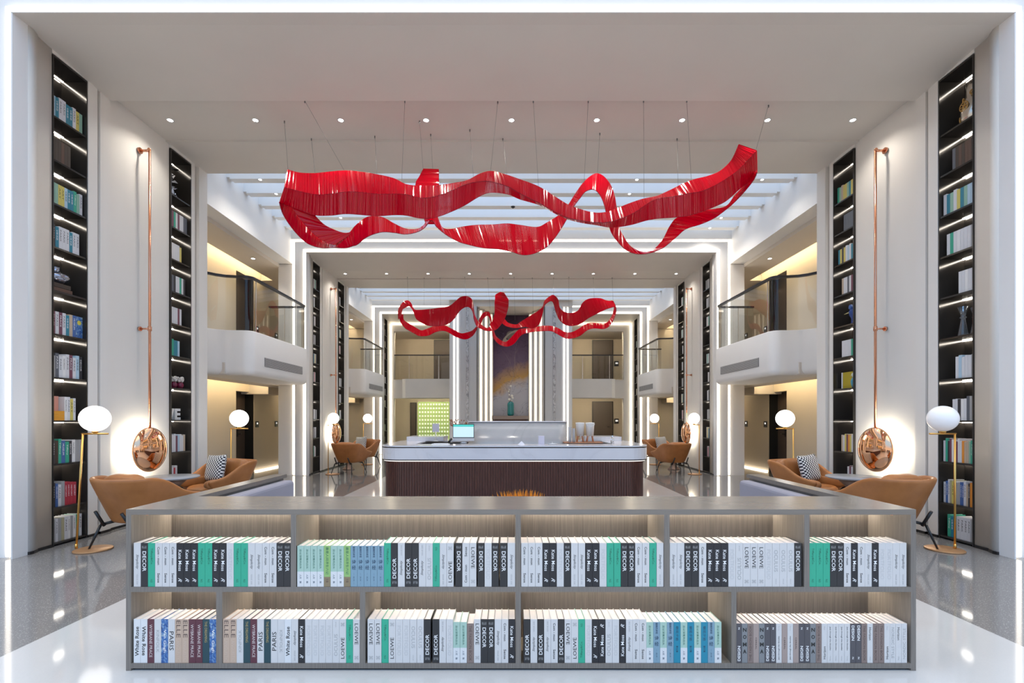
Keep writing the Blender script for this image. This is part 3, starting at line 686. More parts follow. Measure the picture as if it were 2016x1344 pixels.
# orange grass planter
t = thing('grass_planter', 'bush of orange feathery grass in a pot just behind the low bookshelf', 'plant', (.085, 3.7, 0))
MB().lathe([(0,0),(.13,0),(.16,.02),(.18,.70),(.165,.70),(.16,.62),(0,.62)], 28).build('pot', white_gloss, t)
q = MB(); random.seed(5)
for i in range(420):
    a = random.uniform(0, 2*PI); r = .13*math.sqrt(random.random()); x, y = r*math.cos(a), r*math.sin(a); h = random.uniform(.14, .25)*(1-r*1.5)
    dx, dy = x*.35+random.uniform(-.02,.02), y*.35
    q.bar((x, y, .62), (x+dx, y+dy, .62+h*.6), .003, 3, smooth=False); q.bar((x+dx, y+dy, .62+h*.6), (x+dx*1.5, y+dy*1.5, .62+h), .0055, 4, r2=.001, smooth=False)
q.build('plumes', mat('orange_grass', (.80, .28, .01), .7), t, recalc=False)
q = MB(); [q.ball((.13+random.uniform(-.02,.03), random.uniform(-.05,.05), .68+random.uniform(0,.05)), .022, 8, 5) for i in range(12)]
q.build('green_tuft', mat('green_leaf', (.08,.30,.02), .6), t)

# ------------------------------------------------------------------ bookcases in the walls
ZS = [.04, .425, .90, 1.375, 1.85, 2.325, 2.8, 3.275, 3.75, 4.225, 4.70]
WC = {'w': (.62,.62,.64), 'W': (.72,.71,.70), 'g': (.03,.34,.22), 'G': (.26,.44,.34), 't': (.02,.20,.28), 'b': (.05,.12,.32), 'k': (.03,.03,.035), 'y': (.60,.50,.12), 'r': (.42,.03,.05),
      'o': (.70,.26,.03), 'n': (.045,.03,.022), 'N': (.09,.045,.03), 'p': (.66,.30,.22), 'd': (.10,.11,.13), 'a': (.33,.33,.33), 'c': (.40,.36,.22), 'l': (.40,.55,.66), 'm': (.16,.05,.08), 'T': (.48,.38,.28)}
CN = {'w': 'white', 'W': 'off-white', 'g': 'green', 'G': 'sage green', 't': 'teal', 'b': 'blue', 'k': 'black', 'y': 'yellow', 'r': 'red', 'o': 'orange', 'n': 'dark brown', 'N': 'reddish brown', 'p': 'salmon pink',
      'd': 'dark slate', 'a': 'grey', 'c': 'olive', 'l': 'pale blue', 'm': 'plum', 'T': 'tan'}
# shelf contents, from the bottom shelf up. letters run from the end nearest the camera; '.' leaves a gap of one spine, 'N:' codes are ornaments
CONT = {
 (-1, 0): ['awacwWaWgw', 'kbwarrrr..', 'kngbgkWaa', '....Wwyw..', 'adwWwmwlk', 'mwmwtTb..', '@vase', 'ktwwwtww', 'GGyylttgGw', 'nnnNnn....', 'ltwwttwyG'],
 (1, 0): ['awwwwttg', 'TokTwbbaaWycwbw', 'GgGTTowwmwWmkgw', 'aadwWkww...', 'awwwlw....', '@candle', 'wwWww.....', 'awwwWwgw', 'llGtywGtw', 'nNNnNnd...', '@gold'],
 (-1, 1): ['......', 'wwrw......', 'wwwmlwwT', '@letters', '@flowers', 'ggttl....', 'wwwwmw...', 'mdkwwgwk', 'pwwwwy..', 'dmgwmwwdd', '@silver'],
 (1, 1): ['dTwwmWw...', 'wwmw......', 'rwyomywT...', '......', '@yellow', 'wgwwwww...', '@blue', 'wmwdwwT...', 'ltwlwykyt.', 'dddddd....', 'yytGyyTGg'],
}
far_codes = ['wwwwwdw', 'wTwkw...', '......', '@letters', 'wwdww...', 'wwgwww..', 'wwwrw...', 'WWww....', 'wkwdww..', 'lwtwyw..', 'wdwwgw..']
stuff = MB(); stuff_m = []
def simple_book(cc, wd, h, d=.17):
    key = ('s', cc, round(wd, 3), round(h, 3))
    if key not in BK:
        hw = wd/2-.0008; cov = MB(); cov.box(-hw, hw, 0, .003, 0, h); cov.box(-hw, -hw+.0025, .003, d, 0, h); cov.box(hw-.0025, hw, .003, d, 0, h)
        pg = MB().box(-hw+.0025, hw-.0025, .003, d-.004, .004, h-.005)
        le = None
        if cc in 'wWtrykdglbm':
            le = MB(); st = {'w': 'PARIS', 'W': 'NORDIC', 't': '诗经', 'r': 'HISTORY', 'y': 'ART', 'k': 'DECOR', 'd': 'PARIS', 'g': 'Tiffany', 'l': '诗经', 'b': 'MUSEUM', 'm': 'PRACE'}[cc]
            vs, fs = text_geo(st, 0, 0); le.add([((v-.5)*wd*.42, -.0006, h*.86-u*h*.5) for u, v in vs], fs)
            le = le.mesh('spine_lettering', [tm['k' if cc in 'wWyl' else 'w']], recalc=False)
        BK[key] = (cov.mesh('cover', mat('plain_'+cc+('_u' if cc.isupper() else ''), WC[cc], .45)), pg.mesh('pages', paper), le)
    return BK[key]
indiv = n_ind
ornaments = []
def bookcase(s, k, j):
    y0, y1 = (5.24, 5.68) if j == 0 else (7.07, 7.53)
    y0 += PITCH*k; y1 += PITCH*k; yc = (y0+y1)/2; hw = (y1-y0)/2-.006; fa = 4.965; ba = 5.25
    where = {(0, 0): 'nearest the camera', (0, 1): 'between pendant and balcony', (1, 0): 'first beyond the nearer balcony', (1, 1): 'second beyond the nearer balcony', (2, 0): 'beyond the farther balcony'}[(k, j)]
    B = thing('bookcase', f"tall black recessed bookcase with lit shelves in the {SIDE[s]} wall, {where}", 'bookcase', (X(s, fa), yc, 0), 0, 'recessed wall bookcases')
    dd = s*(ba-fa)
    MB().box(dd, dd+s*.01, -hw, hw, .0, 5.35).build('back_panel', gloss_black, B)
    for q in (-1, 1): MB().box(-s*.008, dd, q*hw, q*(hw-.012), 0, 5.35).build('side_panel', gloss_black, B)
    MB().box(-s*.008, dd, -hw+.012, hw-.012, 5.33, 5.35).build('top_panel', gloss_black, B)
    sh = MB().box(0, dd, -hw+.012, hw-.012, -.02, 0).mesh('shelf', gloss_black)
    ls = MB().box(dd-s*.026, dd-s*.014, -hw+.014, hw-.014, -.028, -.02).mesh('led_strip', led_soft)
    for i, z in enumerate(ZS):
        o = link(sh, 'shelf', B); o.location = (0, 0, z)
        if i > 0: o = link(ls, 'led_strip', B); o.location = (0, 0, z)
    o = link(ls, 'led_strip', B); o.location = (0, 0, 5.352)
    cont = CONT.get((s, j)) if k == 0 else far_codes
    global indiv
    rnd = random.Random(s*10+k*3+j)
    base = [.0, .0]
    for i, (z, code) in enumerate(zip(ZS, cont)):
        if k > 0: code = far_codes[(i*3+j*5+k*2+(s > 0))%11]
        if code[0] == '@': 
            if k == 0: ornaments.append((code[1:], s, j, z, yc, fa))
            continue
        n = len(code); 
        if k > 0: code = code.replace('.', '')
        slot = min(.042, (2*hw-.05)/max(n, 1)) if n >= 8 else .042
        y = yc-hw+.025; cnt_ = 0
        for ch in code:
            wd = slot*(rnd.choice((.85, 1.0, 1.12)) if j == 0 and i < 4 else 1.0); 
            if ch == '.': y += slot; continue
            if y+wd > yc+hw-.015: break
            h = rnd.uniform(.235, .27) if i in (1, 2, 3, 4) else .25 if ch not in 'tlyG' else .235
            cnt_ += 1
            loc = (X(s, fa+.03), y+wd/2, z+.001); rz = -PI/2 if s > 0 else PI/2     # spine faces the hall
            # local -Y (spine) must face -s*X
            lv = 'bottom shelf' if i == 0 else f"{ORD[i]} shelf up"
            if indiv < 322 and k == 0 and j == 0 and i in (0, 1, 2, 3, 4, 5, 7, 8, 10, 9):
                cv, pg, le = simple_book(ch, wd, h)
                r = bpy.data.objects.new('book', cv); C.objects.link(r); r.location = loc; r.rotation_euler = (0, 0, rz)
                tag(r, f"{CN[ch]} book, {ORD[cnt_-1]} from the camera end, {'bottom shelf' if i == 0 else ORD[i]+' shelf from floor'}, nearest {SIDE[s]} bookcase", 'book', f'books in the nearest {SIDE[s]} bookcase')
                link(pg, 'pages', r)
                if le: link(le, 'spine_lettering', r)
                indiv += 1
            else:
                x0, x1 = X(s, fa+.03), X(s, fa+.03+.17)
                mi = list(WC).index(ch); stuff.box(x0, x1, y+.001, y+wd-.001, z+.001, z+h, mi)
                stuff.box(min(x0, x1)+.004, max(x0, x1)-.002, y+.003, y+wd-.003, z+h, z+h+.001, len(WC))
            y += wd
order = [(-1,0,0),(1,0,0),(-1,0,1),(1,0,1)]+[(s,k,j) for k in (1,) for j in (0,1) for s in (-1,1)]+[(-1,2,0),(1,2,0)]
for s, k, j in order: bookcase(s, k, j)
so = stuff.build('books', [mat('plain_'+c+('_u' if c.isupper() else ''), WC[c], .45) for c in WC]+[paper], recalc=False)
tag(so, 'rows of small books on the shelves of the farther wall bookcases', 'books'); so['kind'] = 'stuff'

# ornaments on the shelves
mat('beak_yellow', (.6,.5,.2), .4)
random.seed(11)
for nm, s, j, z, yc, fa in ornaments:
    x = X(s, fa+.12); sd = SIDE[s]
    if nm == 'vase':
        for (dz, wx, c, lb) in ((0, .12, 'N', 'lower'), (.05, .10, 'n', 'upper')):
            o = MB().box(-.09, .09, -wx, wx, 0, .045).build('book', [mat('plain_'+c+('_u' if c.isupper() else ''), WC[c], .45)]); o.location = (x, yc-.06, z+dz+.001); tag(o, f"{lb} brown book lying flat beneath the silver vase", 'book')
        t = thing('bulb_vase', 'squat dark silver vase on two brown books in the nearest left bookcase', 'vase', (x, yc-.06, z+.097))
        MB().lathe([(0,0),(.05,0),(.10,.03),(.135,.07),(.12,.105),(.06,.13),(.045,.14),(.045,.18),(.05,.185),(.035,.18)], 28).build('vase_body', mat('smoked_silver', (.35,.37,.45), .12, .9), t)
        for q in range(3):
            o = MB().box(-.035, .035, -.07, .07, 0, .034).build('book', mat('amber_cover', (.62,.27,.02), .5)); o.location = (X(s, fa+.05), yc-.125, ZS[3]+.001+q*.035); tag(o, f"{('bottom','middle','top')[q]} amber book of the flat stack in the nearest left bookcase", 'book', 'flat stack of amber books')
            MB().box(-.033, .034, -.0705, .066, .004, .030).build('pages', paper, o)
        o = MB().box(-.012, .012, -.065, .065, 0, .27).build('book', MATS['plain_p'] if 'plain_p' in MATS else mat('salmon_cover', WC['p'], .5)); o.location = (X(s, fa+.105), yc-.108, ZS[3]+.001); tag(o, 'salmon pink book shown face on behind the flat amber stack', 'book')
        o = MB().box(-.012, .012, -.045, .045, 0, .25).build('book', MATS['cover_vg']); o.location = (X(s, fa+.05), yc+.155, ZS[5]+.001); tag(o, 'painterly blue book with yellow disc shown face on, nearest left bookcase', 'book')
        MB().lathe([(.026, -s*.0125), (0, -s*.0130)], 20, (0, 0, .18), axis='X').build('cover_disc', mat('disc_yellow', (.65,.55,.08), .5), o, recalc=False)
    if nm == 'candle':
        for q, (yy, h) in enumerate(((yc+.04, .34), (yc-.11, .30))):
            t = thing('candlestick', f"{('taller', 'shorter')[q]} clear glass candlestick in the nearest right bookcase", 'candlestick', (x, yy, z+.001), 0, 'glass candlesticks')
            MB().lathe([(0,0),(.05,0),(.045,.03),(.022,h*.55),(.018,h*.6),(.035,h*.64),(.02,h*.69),(.022,h*.72),(.048,h),(.04,h),(.015,h*.76)], 20).build('stem', crystal, t)
    if nm == 'gold':
        t = thing('sculpted_vase', 'silver vase with gold openings on the top shelf, nearest right bookcase', 'vase', (x, yc-.075, z+.001))
        MB().lathe([(0,0),(.085,0),(.10,.04),(.105,.12),(.09,.20),(.06,.27),(.055,.36),(.062,.43),(.05,.43)], 28).build('vase_body', mat('champagne_silver', (.62,.55,.46), .25, .9), t)
        q = MB()
        for (a, zz, r) in ((0, .17, .05), (1.0, .26, .035), (-1.2, .10, .045), (1.1, .06, .04), (-.9, .3, .03)):
            R_ = .10 if zz < .2 else .075; c = Vector((-s*R_*math.cos(a), R_*math.sin(a), zz)); nrm = Vector((-s*math.cos(a), math.sin(a), 0)); up = Vector((0,0,1)); sd_ = nrm.cross(up)
            for i in range(14):
                p0 = c+sd_*r*math.cos(i*PI/7)+up*r*math.sin(i*PI/7); p1 = c+sd_*r*math.cos((i+1)*PI/7)+up*r*math.sin((i+1)*PI/7); q.bar(p0, p1, .006, 5)
                if i%2 == 0: q.bar(c, p0, .005, 5)
        q.build('gold_rosettes', mat('old_gold', (.55,.33,.10), .35, .9), t)
    if nm == 'letters':
        for q, chh in enumerate('VE'):
            vs, fs = text_geo(chh, .04, 0); m_ = MB(); hh = .17; ww = .12
            f_ = [((-s)*(.0), (u-.5)*ww*(1 if s < 0 else -1), v*hh) for u, v in vs]
            m_.add([(0.03*(-s), a[1], a[2]) for a in f_], fs); m_.add([(-0.03*(-s), a[1], a[2]) for a in f_], fs)
            o = m_.build('letter_ornament', mat('white_stone', (.75,.73,.70), .5), solid=.03); o.location = (x, yc-.08+q*.14, z+.001); tag(o, f"white standing letter {chh} on the left bookcase beside the pendant", 'ornament', 'white letters')
    if nm == 'flowers':
        for q in range(3):
            t = thing('flower_head_vase', f"{('nearest', 'middle', 'farthest')[q]} dark red vase topped with pale petals, left bookcase beside the pendant", 'vase', (x+.02*q*-s, yc-.14+q*.118, z+.001), 0, 'petal topped vases')
            MB().lathe([(0,0),(.035,0),(.05,.05),(.04,.09),(.02,.1),(0,.1)], 16).build('vase_body', mat('plum_glaze', (.16,.01,.04), .2), t)
            m_ = MB(); [m_.ball((.03*math.cos(a), .03*math.sin(a), .12+.02*(i%3)), .024, 8, 6) for i, a in enumerate([k_*.8 for k_ in range(9)])]; m_.build('petals', mat('pale_petals', (.6,.55,.5), .4), t)
    if nm == 'silver':
        t = thing('metal_flower_sculpture', 'crumpled silver flower sculpture on the top shelf of the left bookcase by the pendant', 'sculpture', (x, yc-.05, z+.001))
        m_ = MB(); 
        for i in range(44):
            c = Vector((random.uniform(-.04,.04), random.uniform(-.12,.05), random.uniform(.04,.52))); u_ = Vector([random.uniform(-1,1) for _ in range(3)]).normalized()*.05; v_ = u_.orthogonal().normalized()*.045
            m_.add([c-u_, c+v_, c+u_, c-v_+Vector((0,0,.02))], [(0,1,2,3)])
        m_.build('petals', chrome, t, recalc=False); MB().bar((0,-.03,0), (0,-.03,.5), .006).build('stem', chrome, t)
    if nm == 'blue':
        t = thing('blue_bird_vase', 'cobalt blue head shaped vase with blue flowers, right bookcase beside the pendant', 'vase', (x, yc-.08, z+.001))
        MB().lathe([(0,0),(.06,0),(.05,.04),(.05,.09),(.075,.14),(.08,.20),(.05,.25),(0,.26)], 20).build('vase_body', mat('cobalt', (.02,.06,.25), .3), t)
        m_ = MB(); [m_.ball((.06*math.cos(i), .06*math.sin(i), .25+.015*(i%3)), .03, 8, 6) for i in range(8)]; m_.build('flower_crown', mat('cobalt_light', (.06,.14,.40), .4), t)
        MB().bar((-s*.05,.05,.19), (-s*.09,.11,.17), .012, 6, r2=.002).build('beak', mat('beak_yellow', (.6,.5,.2), .4), t)
    if nm == 'yellow':
        o = MB().box(-.012, .012, -.12, .12, 0, .25).build('book', mat('mustard', (.42,.32,.02), .5)); o.location = (X(s, fa+.10), yc+.02, z+.001); tag(o, 'mustard yellow book shown face on, right bookcase beside the pendant', 'book')
        MB().box(-.015, .012, .121, .15, 0, .25).build('spine', mat('plain_W_u', WC['W'], .45), o)
        t = thing('bird_figurine', 'blue and white bird figurine beside the mustard yellow book', 'figurine', (X(s, fa+.06), yc-.15, z+.001))
        MB().lathe([(0,0),(.03,0),(.045,.05),(.05,.1),(.03,.15),(0,.16)], 16).build('body', mat('sky_glaze', (.05,.25,.35), .3), t)
        MB().ball((0,0,.19), .04, 12, 8).build('head', mat('pale_glaze', (.6,.65,.6), .3), t); MB().bar((0,.035,.19), (0,.09,.18), .012, 6, r2=.002).build('beak', MATS['beak_yellow'], t)

# ------------------------------------------------------------------ copper pendants on the walls
for s in (-1, 1):
    for k in (0, 1):
        y = 6.49+PITCH*k; sd = SIDE[s]; x = X(s, 4.835)
        t = thing('disc_wall_lamp', f"polished copper disc lamp glowing on the {'nearer' if k==0 else 'farther'} {sd} wall, hung from a long copper pipe", 'lamp', (x, y, .98), 0, 'copper disc wall lamps')
        R_ = .30; pr = []
        for i in range(13): a = i/12*PI/2; pr.append((R_*math.sin(a), .11*math.cos(a)))
        m_ = MB(); m_.lathe([(r, -s*h) for r, h in pr]+[(R_*.98, s*.015), (R_*.6, s*.05), (0, s*.055)], 48, axis='X'); m_.build('disc', mirror_copper, t)
        m_ = MB(); m_.lathe([(.22, s*.058), (.22, s*.072), (.0, s*.072)], 32, axis='X'); m_.build('halo_ring', halo, t)
        m_ = MB(); m_.tube([(0,0,R_-.02), (0,0,4.02)], .016, 10); m_.bar((-s*.0, -.02, 4.02), (s*.0, -.0, 4.02), .02, 10); m_.bar((0,0,4.01), (s*.13,0,4.01), .016, 10); m_.lathe([(.04, s*.12), (.04, s*.14), (0, s*.14)], 16, (0,0,4.01), axis='X'); m_.build('pipe', copper, t)
        m_ = MB(); m_.bar((0,0,1.62), (s*.13,0,1.62), .012, 8); m_.lathe([(.03, s*.12), (.03, s*.14), (0, s*.14)], 16, (0,0,1.62), axis='X'); m_.lathe([(.024,-.03),(.024,.03)], 12, (0,0,1.62)); m_.build('wall_bracket', copper, t)

# ------------------------------------------------------------------ floor lamps, chairs, tables
def lamp(loc, s, lit, label, lean=0.0):
    t = thing('globe_floor_lamp', label, 'lamp', loc, 0, 'globe floor lamps'); t.rotation_euler = (0, 0, 0)
    MB().lathe([(0,0),(.17,0),(.17,.012),(.165,.016),(0,.016)], 36).build('base', tan_base, t)
    px = s*.11; top = Vector((px-s*lean*-1*0, 0, 1.235)); bot = Vector((px+s*lean, 0, .016))
    m_ = MB().bar(bot, top, .010, 10); m_.bar(bot, bot+Vector((0,0,.05)), .014, 10); m_.build('pole', brass, t)
    MB().bar(top+Vector((s*.012,0,0)), (px-s*.27, 0, 1.235), .009, 10).build('arm', brass, t)
    gx = px-s*.13
    MB().lathe([(.02,0),(.03,.01),(.03,.02)], 14, (gx, 0, 1.243)).build('socket', brass, t)
    MB().ball((gx, 0, 1.4-.004), .136, 36, 22).build('globe', globe_on if lit else globe_dim, t)
    return t
def chair(loc, rz, label, pillow):
    t = thing('lounge_chair', label, 'chair', loc, rz, 'tan leather lounge chairs')
    # shell: U in plan, flaring towards the top
    n = 28; pts = []
    for i in range(n+1):
        u = i/n*2-1; a = u*PI*.5
        if abs(u) < .62:
            b_ = u/.62; x = .40*math.sin(b_*PI/2)**1 if 0 else .40*math.copysign(abs(math.sin(b_*PI/2))**.8, b_); y = -.36*max(math.cos(b_*PI/2), 0)**.55; 
        else:
            b_ = (abs(u)-.62)/.38; x = math.copysign(.40-.03*b_, u); y = .48*b_
        pts.append((u, x, y))
    rows_ = []
    for v in [0, .12, .25, .4, .55, .7, .85, 1]:
        row = []
        sc_ = .58+.44*v**.75
        for u, x, y in pts:
            au = abs(u)
            top = .765+.012*au if au < .60 else (.772-.20*min(1, (au-.60)/.20)**.8 if au < .80 else .572-.05*(au-.80)/.20)
            lean = -.07*v*max(0, 1-au/.75)
            z = .27+(top-.27)*v; row.append((x*sc_, y*(.62+.38*v)+lean, z))
        rows_.append(row)
    MB().grid(rows_).build('shell', leather, t, solid=.045, subsurf=1)
    def pad(x0, x1, y0, y1, z0, z1, nm, mt=leather, tilt=0, puff=.35, parent=t, loc=None, rzz=0):
        m_ = MB(); N_ = 10; rows2 = []
        cx_, cy2, cz_ = (x0+x1)/2, (y0+y1)/2, (z0+z1)/2; hx, hy, hz = (x1-x0)/2, (y1-y0)/2, (z1-z0)/2
        for k_ in range(N_+1):
            th = PI*k_/N_-PI/2; r = []
            for i in range(24):
                a = 2*PI*i/24; e = puff
                cc = math.copysign(abs(math.cos(a))**e, math.cos(a)); ss = math.copysign(abs(math.sin(a))**e, math.sin(a)); ct = max(math.cos(th), 0)**.45; stt = math.copysign(abs(math.sin(th))**.8, math.sin(th))
                p = Vector((hx*cc*ct, hy*ss*ct, hz*stt)); 
                if tilt: p = Matrix.Rotation(tilt, 3, 'X') @ p
                r.append((cx_+p.x, cy2+p.y, cz_+p.z))
            rows2.append(r)
        m_.grid(rows2, close=True); return m_.build(nm, mt, parent)
    pad(-.26, .26, -.16, .42, .31, .46, 'seat_cushion')
    pad(-.275, .275, -.26, -.07, .42, .80, 'back_cushion', tilt=.14, puff=.45)
    for q in (-1, 1): pad(q*.285-.045, q*.285+.045, -.02, .47, .42, .55, 'armrest')
    for qx in (-1, 1):
        for qy in (-1, 1):
            m_ = MB(); a = Vector((qx*.14, qy*.16-.02, .29)); b = Vector((qx*.24, qy*.24-.02, .26)); c = Vector((qx*.30, qy*.32-.02, 0))
            m_.bar(a, b, .016, 6); m_.bar(b, c, .015, 6, r2=.009); 
            if qy < 0: m_.bar((qx*.20, -.25, .25), (qx*.19, -.345, .42), .016, 6)
            m_.build('leg', black, t)
    if pillow:
        p = thing('patterned_cushion', pillow, 'cushion', Matrix.Translation(loc) @ Matrix.Rotation(rz, 4, 'Z') @ Vector((.10*(1 if rz < PI else -1), .05, .665)), rz, 'black and white cushions')
        p.rotation_euler = (.22, .06, rz)
        m_ = MB(); N_ = 12; W_ = .20
        for sg in (-1, 1):
            rr = []
            for i in range(N_+1):
                r = []
                for jj in range(N_+1):
                    u, v = i/N_*2-1, jj/N_*2-1; d_ = max(0, (1-u**4)*(1-v**4))**.6*.065
                    k2 = 1-.06*(1-abs(u*v)); r.append((u*W_*k2, sg*d_, v*W_*k2))
                rr.append(r)
            m_.grid(rr)
        o = m_.build('patterned_cushion', houndm); 
        o.parent = None; o.location = p.location; o.rotation_euler = p.rotation_euler
        for kx in ('label', 'category', 'group'): o[kx] = p[kx]
        bpy.data.objects.remove(p)
    return t
for s in (-1, 1):
    for k in (0, 1):
        dy = PITCH*k; sd = SIDE[s]; wh = ('nearer' if k == 0 else 'farther')+' '+sd
        lamp((X(s, 4.43+(.12 if s > 0 else 0)), 5.14+dy, 0), s, not (s > 0 and k == 0), f"brass globe floor lamp in front of the {wh} seating group, {'unlit' if (s>0 and k==0) else 'lit'}", lean=(.07 if s < 0 and k == 0 else 0))
        lamp((X(s, 4.32), 7.68+dy, 0), s, True, f"brass globe floor lamp lit behind the {wh} seating group")
        chair(((X(s, 4.08)), 5.36+dy, 0), s*.29, f"tan leather lounge chair seen from behind, {wh} seating group", None)
        chair(((X(s, 4.22)), 7.12+dy, 0), PI+s*.42, f"tan leather lounge chair facing the camera, {wh} seating group", f"black and white houndstooth cushion on the {wh} facing chair")
        t = thing('pedestal_table', f"round grey pedestal table between the two chairs, {wh} seating group", 'table', (X(s, 4.42), 6.3+dy, 0), 0, 'round pedestal tables')
        MB().lathe([(0,.61),(.28,.61),(.325,.625),(.325,.637),(.32,.642),(0,.642)], 40).build('table_top', tabletop, t)
        MB().lathe([(.20,.608),(.09,.50),(.05,.40),(.045,.12),(.16,.02),(.17,0),(0,0)], 32).build('pedestal', bronze, t)

# ------------------------------------------------------------------ reception counter
YFc, YBc = 8.29, 10.7; CCX = .08; HW = 2.36
def rrect(hw, y0, y1, r, n=8):
    return arc(hw-r, y0+r, r, -PI/2, 0, n)+arc(hw-r, y1-r, r, 0, PI/2, n)+arc(-hw+r, y1-r, r, PI/2, PI, n)+arc(-hw+r, y0+r, r, PI, 3*PI/2, n)
T = thing('reception_counter', 'island reception counter with white marble band over dark fluted wood', 'counter', (CCX, YFc, 0))
def ringm(hw, y0, y1, r, t_, z0, z1, mb):
    o = rrect(hw, y0, y1, r); i = rrect(hw-t_, y0+t_, y1-t_, max(r-t_, .05))
    rws = [[(x, y, z) for x, y in p] for p, z in ((o, z0), (o, z1), (i, z1), (i, z0), (o, z0))]
    return mb.grid(rws, smooth=False, close=True)
Dp = YBc-YFc
ringm(HW, 0, Dp, .38, .55, .905, .93, MB()).build('counter_top', mat('white_quartz', (.74,.73,.76), .1), T)
ringm(HW+.001, -.001, Dp+.001, .381, .06, .888, .906, MB()).build('dark_reveal', black, T)
ringm(HW, 0, Dp, .38, .08, .69, .893, MB()).build('marble_band', marble_w, T)
ringm(HW+.001, -.001, Dp+.001, .381, .08, .672, .69, MB()).build('lower_reveal', black, T)
ringm(HW-.03, .03, Dp-.03, .36, .03, .655, .672, MB()).build('led_strip', mat('led_counter', (1,1,1), .5, emit=(1,.95,.9), es=1.1), T)
pa = rrect(HW-.06, .06, Dp-.06, .33, 14); per = []; L_ = 0
dense = []
for a, b in zip(pa, pa[1:]+pa[:1]):
    a = Vector(a); b = Vector(b); d = (b-a).length; nn = max(1, round(d/.0225))
    for i in range(nn): dense.append(a+(b-a)*i/nn)
out = []
for i, p in enumerate(dense):
    t_ = (dense[(i+1)%len(dense)]-dense[i-1]).normalized(); nrm = Vector((t_.y, -t_.x)); dpt = .0 if i%2 else -.018
    out.append(p+nrm*dpt+t_*-.006); out.append(p+nrm*dpt+t_*.006)
m_ = MB(); m_.grid([[(p.x, p.y, z) for p in out] for z in (0.0, .672)], smooth=False, close=True); m_.build('fluted_base', walnut, T)
ringm(HW-.12, .12, Dp-.12, .3, .43, .85, .86, MB()).build('inner_worktop', white_gloss, T)
# raised back bar
t = thing('raised_bar_block', 'grey marble raised block with rounded ends in the middle of the counter', 'counter block', (.15, 9.3, 0))
o_ = [(x, y) for x, y in rrect(.965, 0, .75, .2)]
MB().prism(o_, 0, 1.31, smooth=True).build('marble_body', marble_g, t); MB().prism([(x*.998, .375+(y-.375)*.99) for x, y in o_], 1.31, 1.322).build('dark_reveal', black, t); MB().prism([(x*1.012, .375+(y-.375)*1.02) for x, y in o_], 1.322, 1.345).build('top_slab', MATS['white_quartz'], t)
# back counter ends
for s, xc in ((-1, -1.75), (1, 1.92)):
    t = MB().box(-.38, .38, -.35, .35, .93, 1.02).build('raised_ledge', marble_w); t.location = (xc, 10.32, 0); tag(t, f"low white marble ledge on the {SIDE[s]} rear part of the counter", 'ledge', 'counter ledges')
def cz(px, y): return (px-1004)*y/952
# monitor
t = thing('computer_monitor', 'silver desktop computer with lit blue and green screen, seen left of the marble block', 'monitor', (cz(912, 9.0), 9.05, .93))
MB().box(-.20, .20, -.01, .012, .10, .36).build('bezel', black, t)
MB().box(-.20, .20, -.011, .012, .045, .10).build('chin', mat('silver', (.7,.7,.72), .3, .3), t)
scr = mat('screen_glow', (.1,.1,.1), .3, emit=(.55,.78,.95), es=1.0); scg = mat('screen_green', (.1,.1,.1), .3, emit=(.02,.55,.50), es=1.0)
m_ = MB(); m_.box(-.19, .19, -.014, -.0105, .115, .31, 0); m_.box(-.19, .19, -.014, -.0105, .31, .35, 1); m_.build('screen', [scr, scg], t)
MB().box(-.06, .06, .0, .10, 0, .01).box(-.04, .04, .02, .03, 0, .1).build('stand', MATS['silver'], t)
t = thing('desk_telephone', 'small black desk phone beside the monitor', 'telephone', (cz(886, 8.8), 8.8, .93)); MB().box(-.05, .05, -.05, .05, 0, .03).build('base', black, t); MB().bar((-.03,0,.03), (.03,.02,.10), .02, 8).build('handset', black, t)
t = thing('document_tray', 'white tray of papers on the left of the counter', 'tray', (cz(868, 8.7), 8.7, .93)); MB().box(-.16, .16, -.08, .08, 0, .012).build('tray', white_pl, t); MB().box(-.13, .13, -.06, .06, .012, .018).build('paper', mat('paper_white', (.8,.8,.85), .6), t)
t = thing('sign_holder', 'pale lilac square sign on a stand at the left rear of the counter', 'sign', (cz(863, 10.2), 9.85, .93)); MB().box(-.07, .07, -.005, .005, .19, .36).build('panel', mat('lilac_white', (.62,.60,.70), .4), t); MB().bar((0,0,0), (0,0,.2), .012, 8).build('stem', white_pl, t); MB().lathe([(0,0),(.05,0),(.05,.01),(0,.01)], 16).build('base', white_pl, t)
t = thing('dried_flowers', 'small dried brown flowers in a dark pot behind the monitor', 'plant', (cz(902, 10.4), 10.45, .93))
MB().lathe([(0,0),(.05,0),(.06,.12),(.05,.2),(0,.2)], 16).build('pot', dark_brown, t)
m_ = MB(); random.seed(9)
for i in range(40):
    a = random.uniform(0, 2*PI); e = Vector((.18*math.cos(a), .08*math.sin(a), random.uniform(.3, .44))); m_.bar((0,0,.2), e, .003, 3); m_.ball(e, .014, 6, 4)
m_.build('stems', mat('dried_brown', (.35,.16,.08), .7), t)
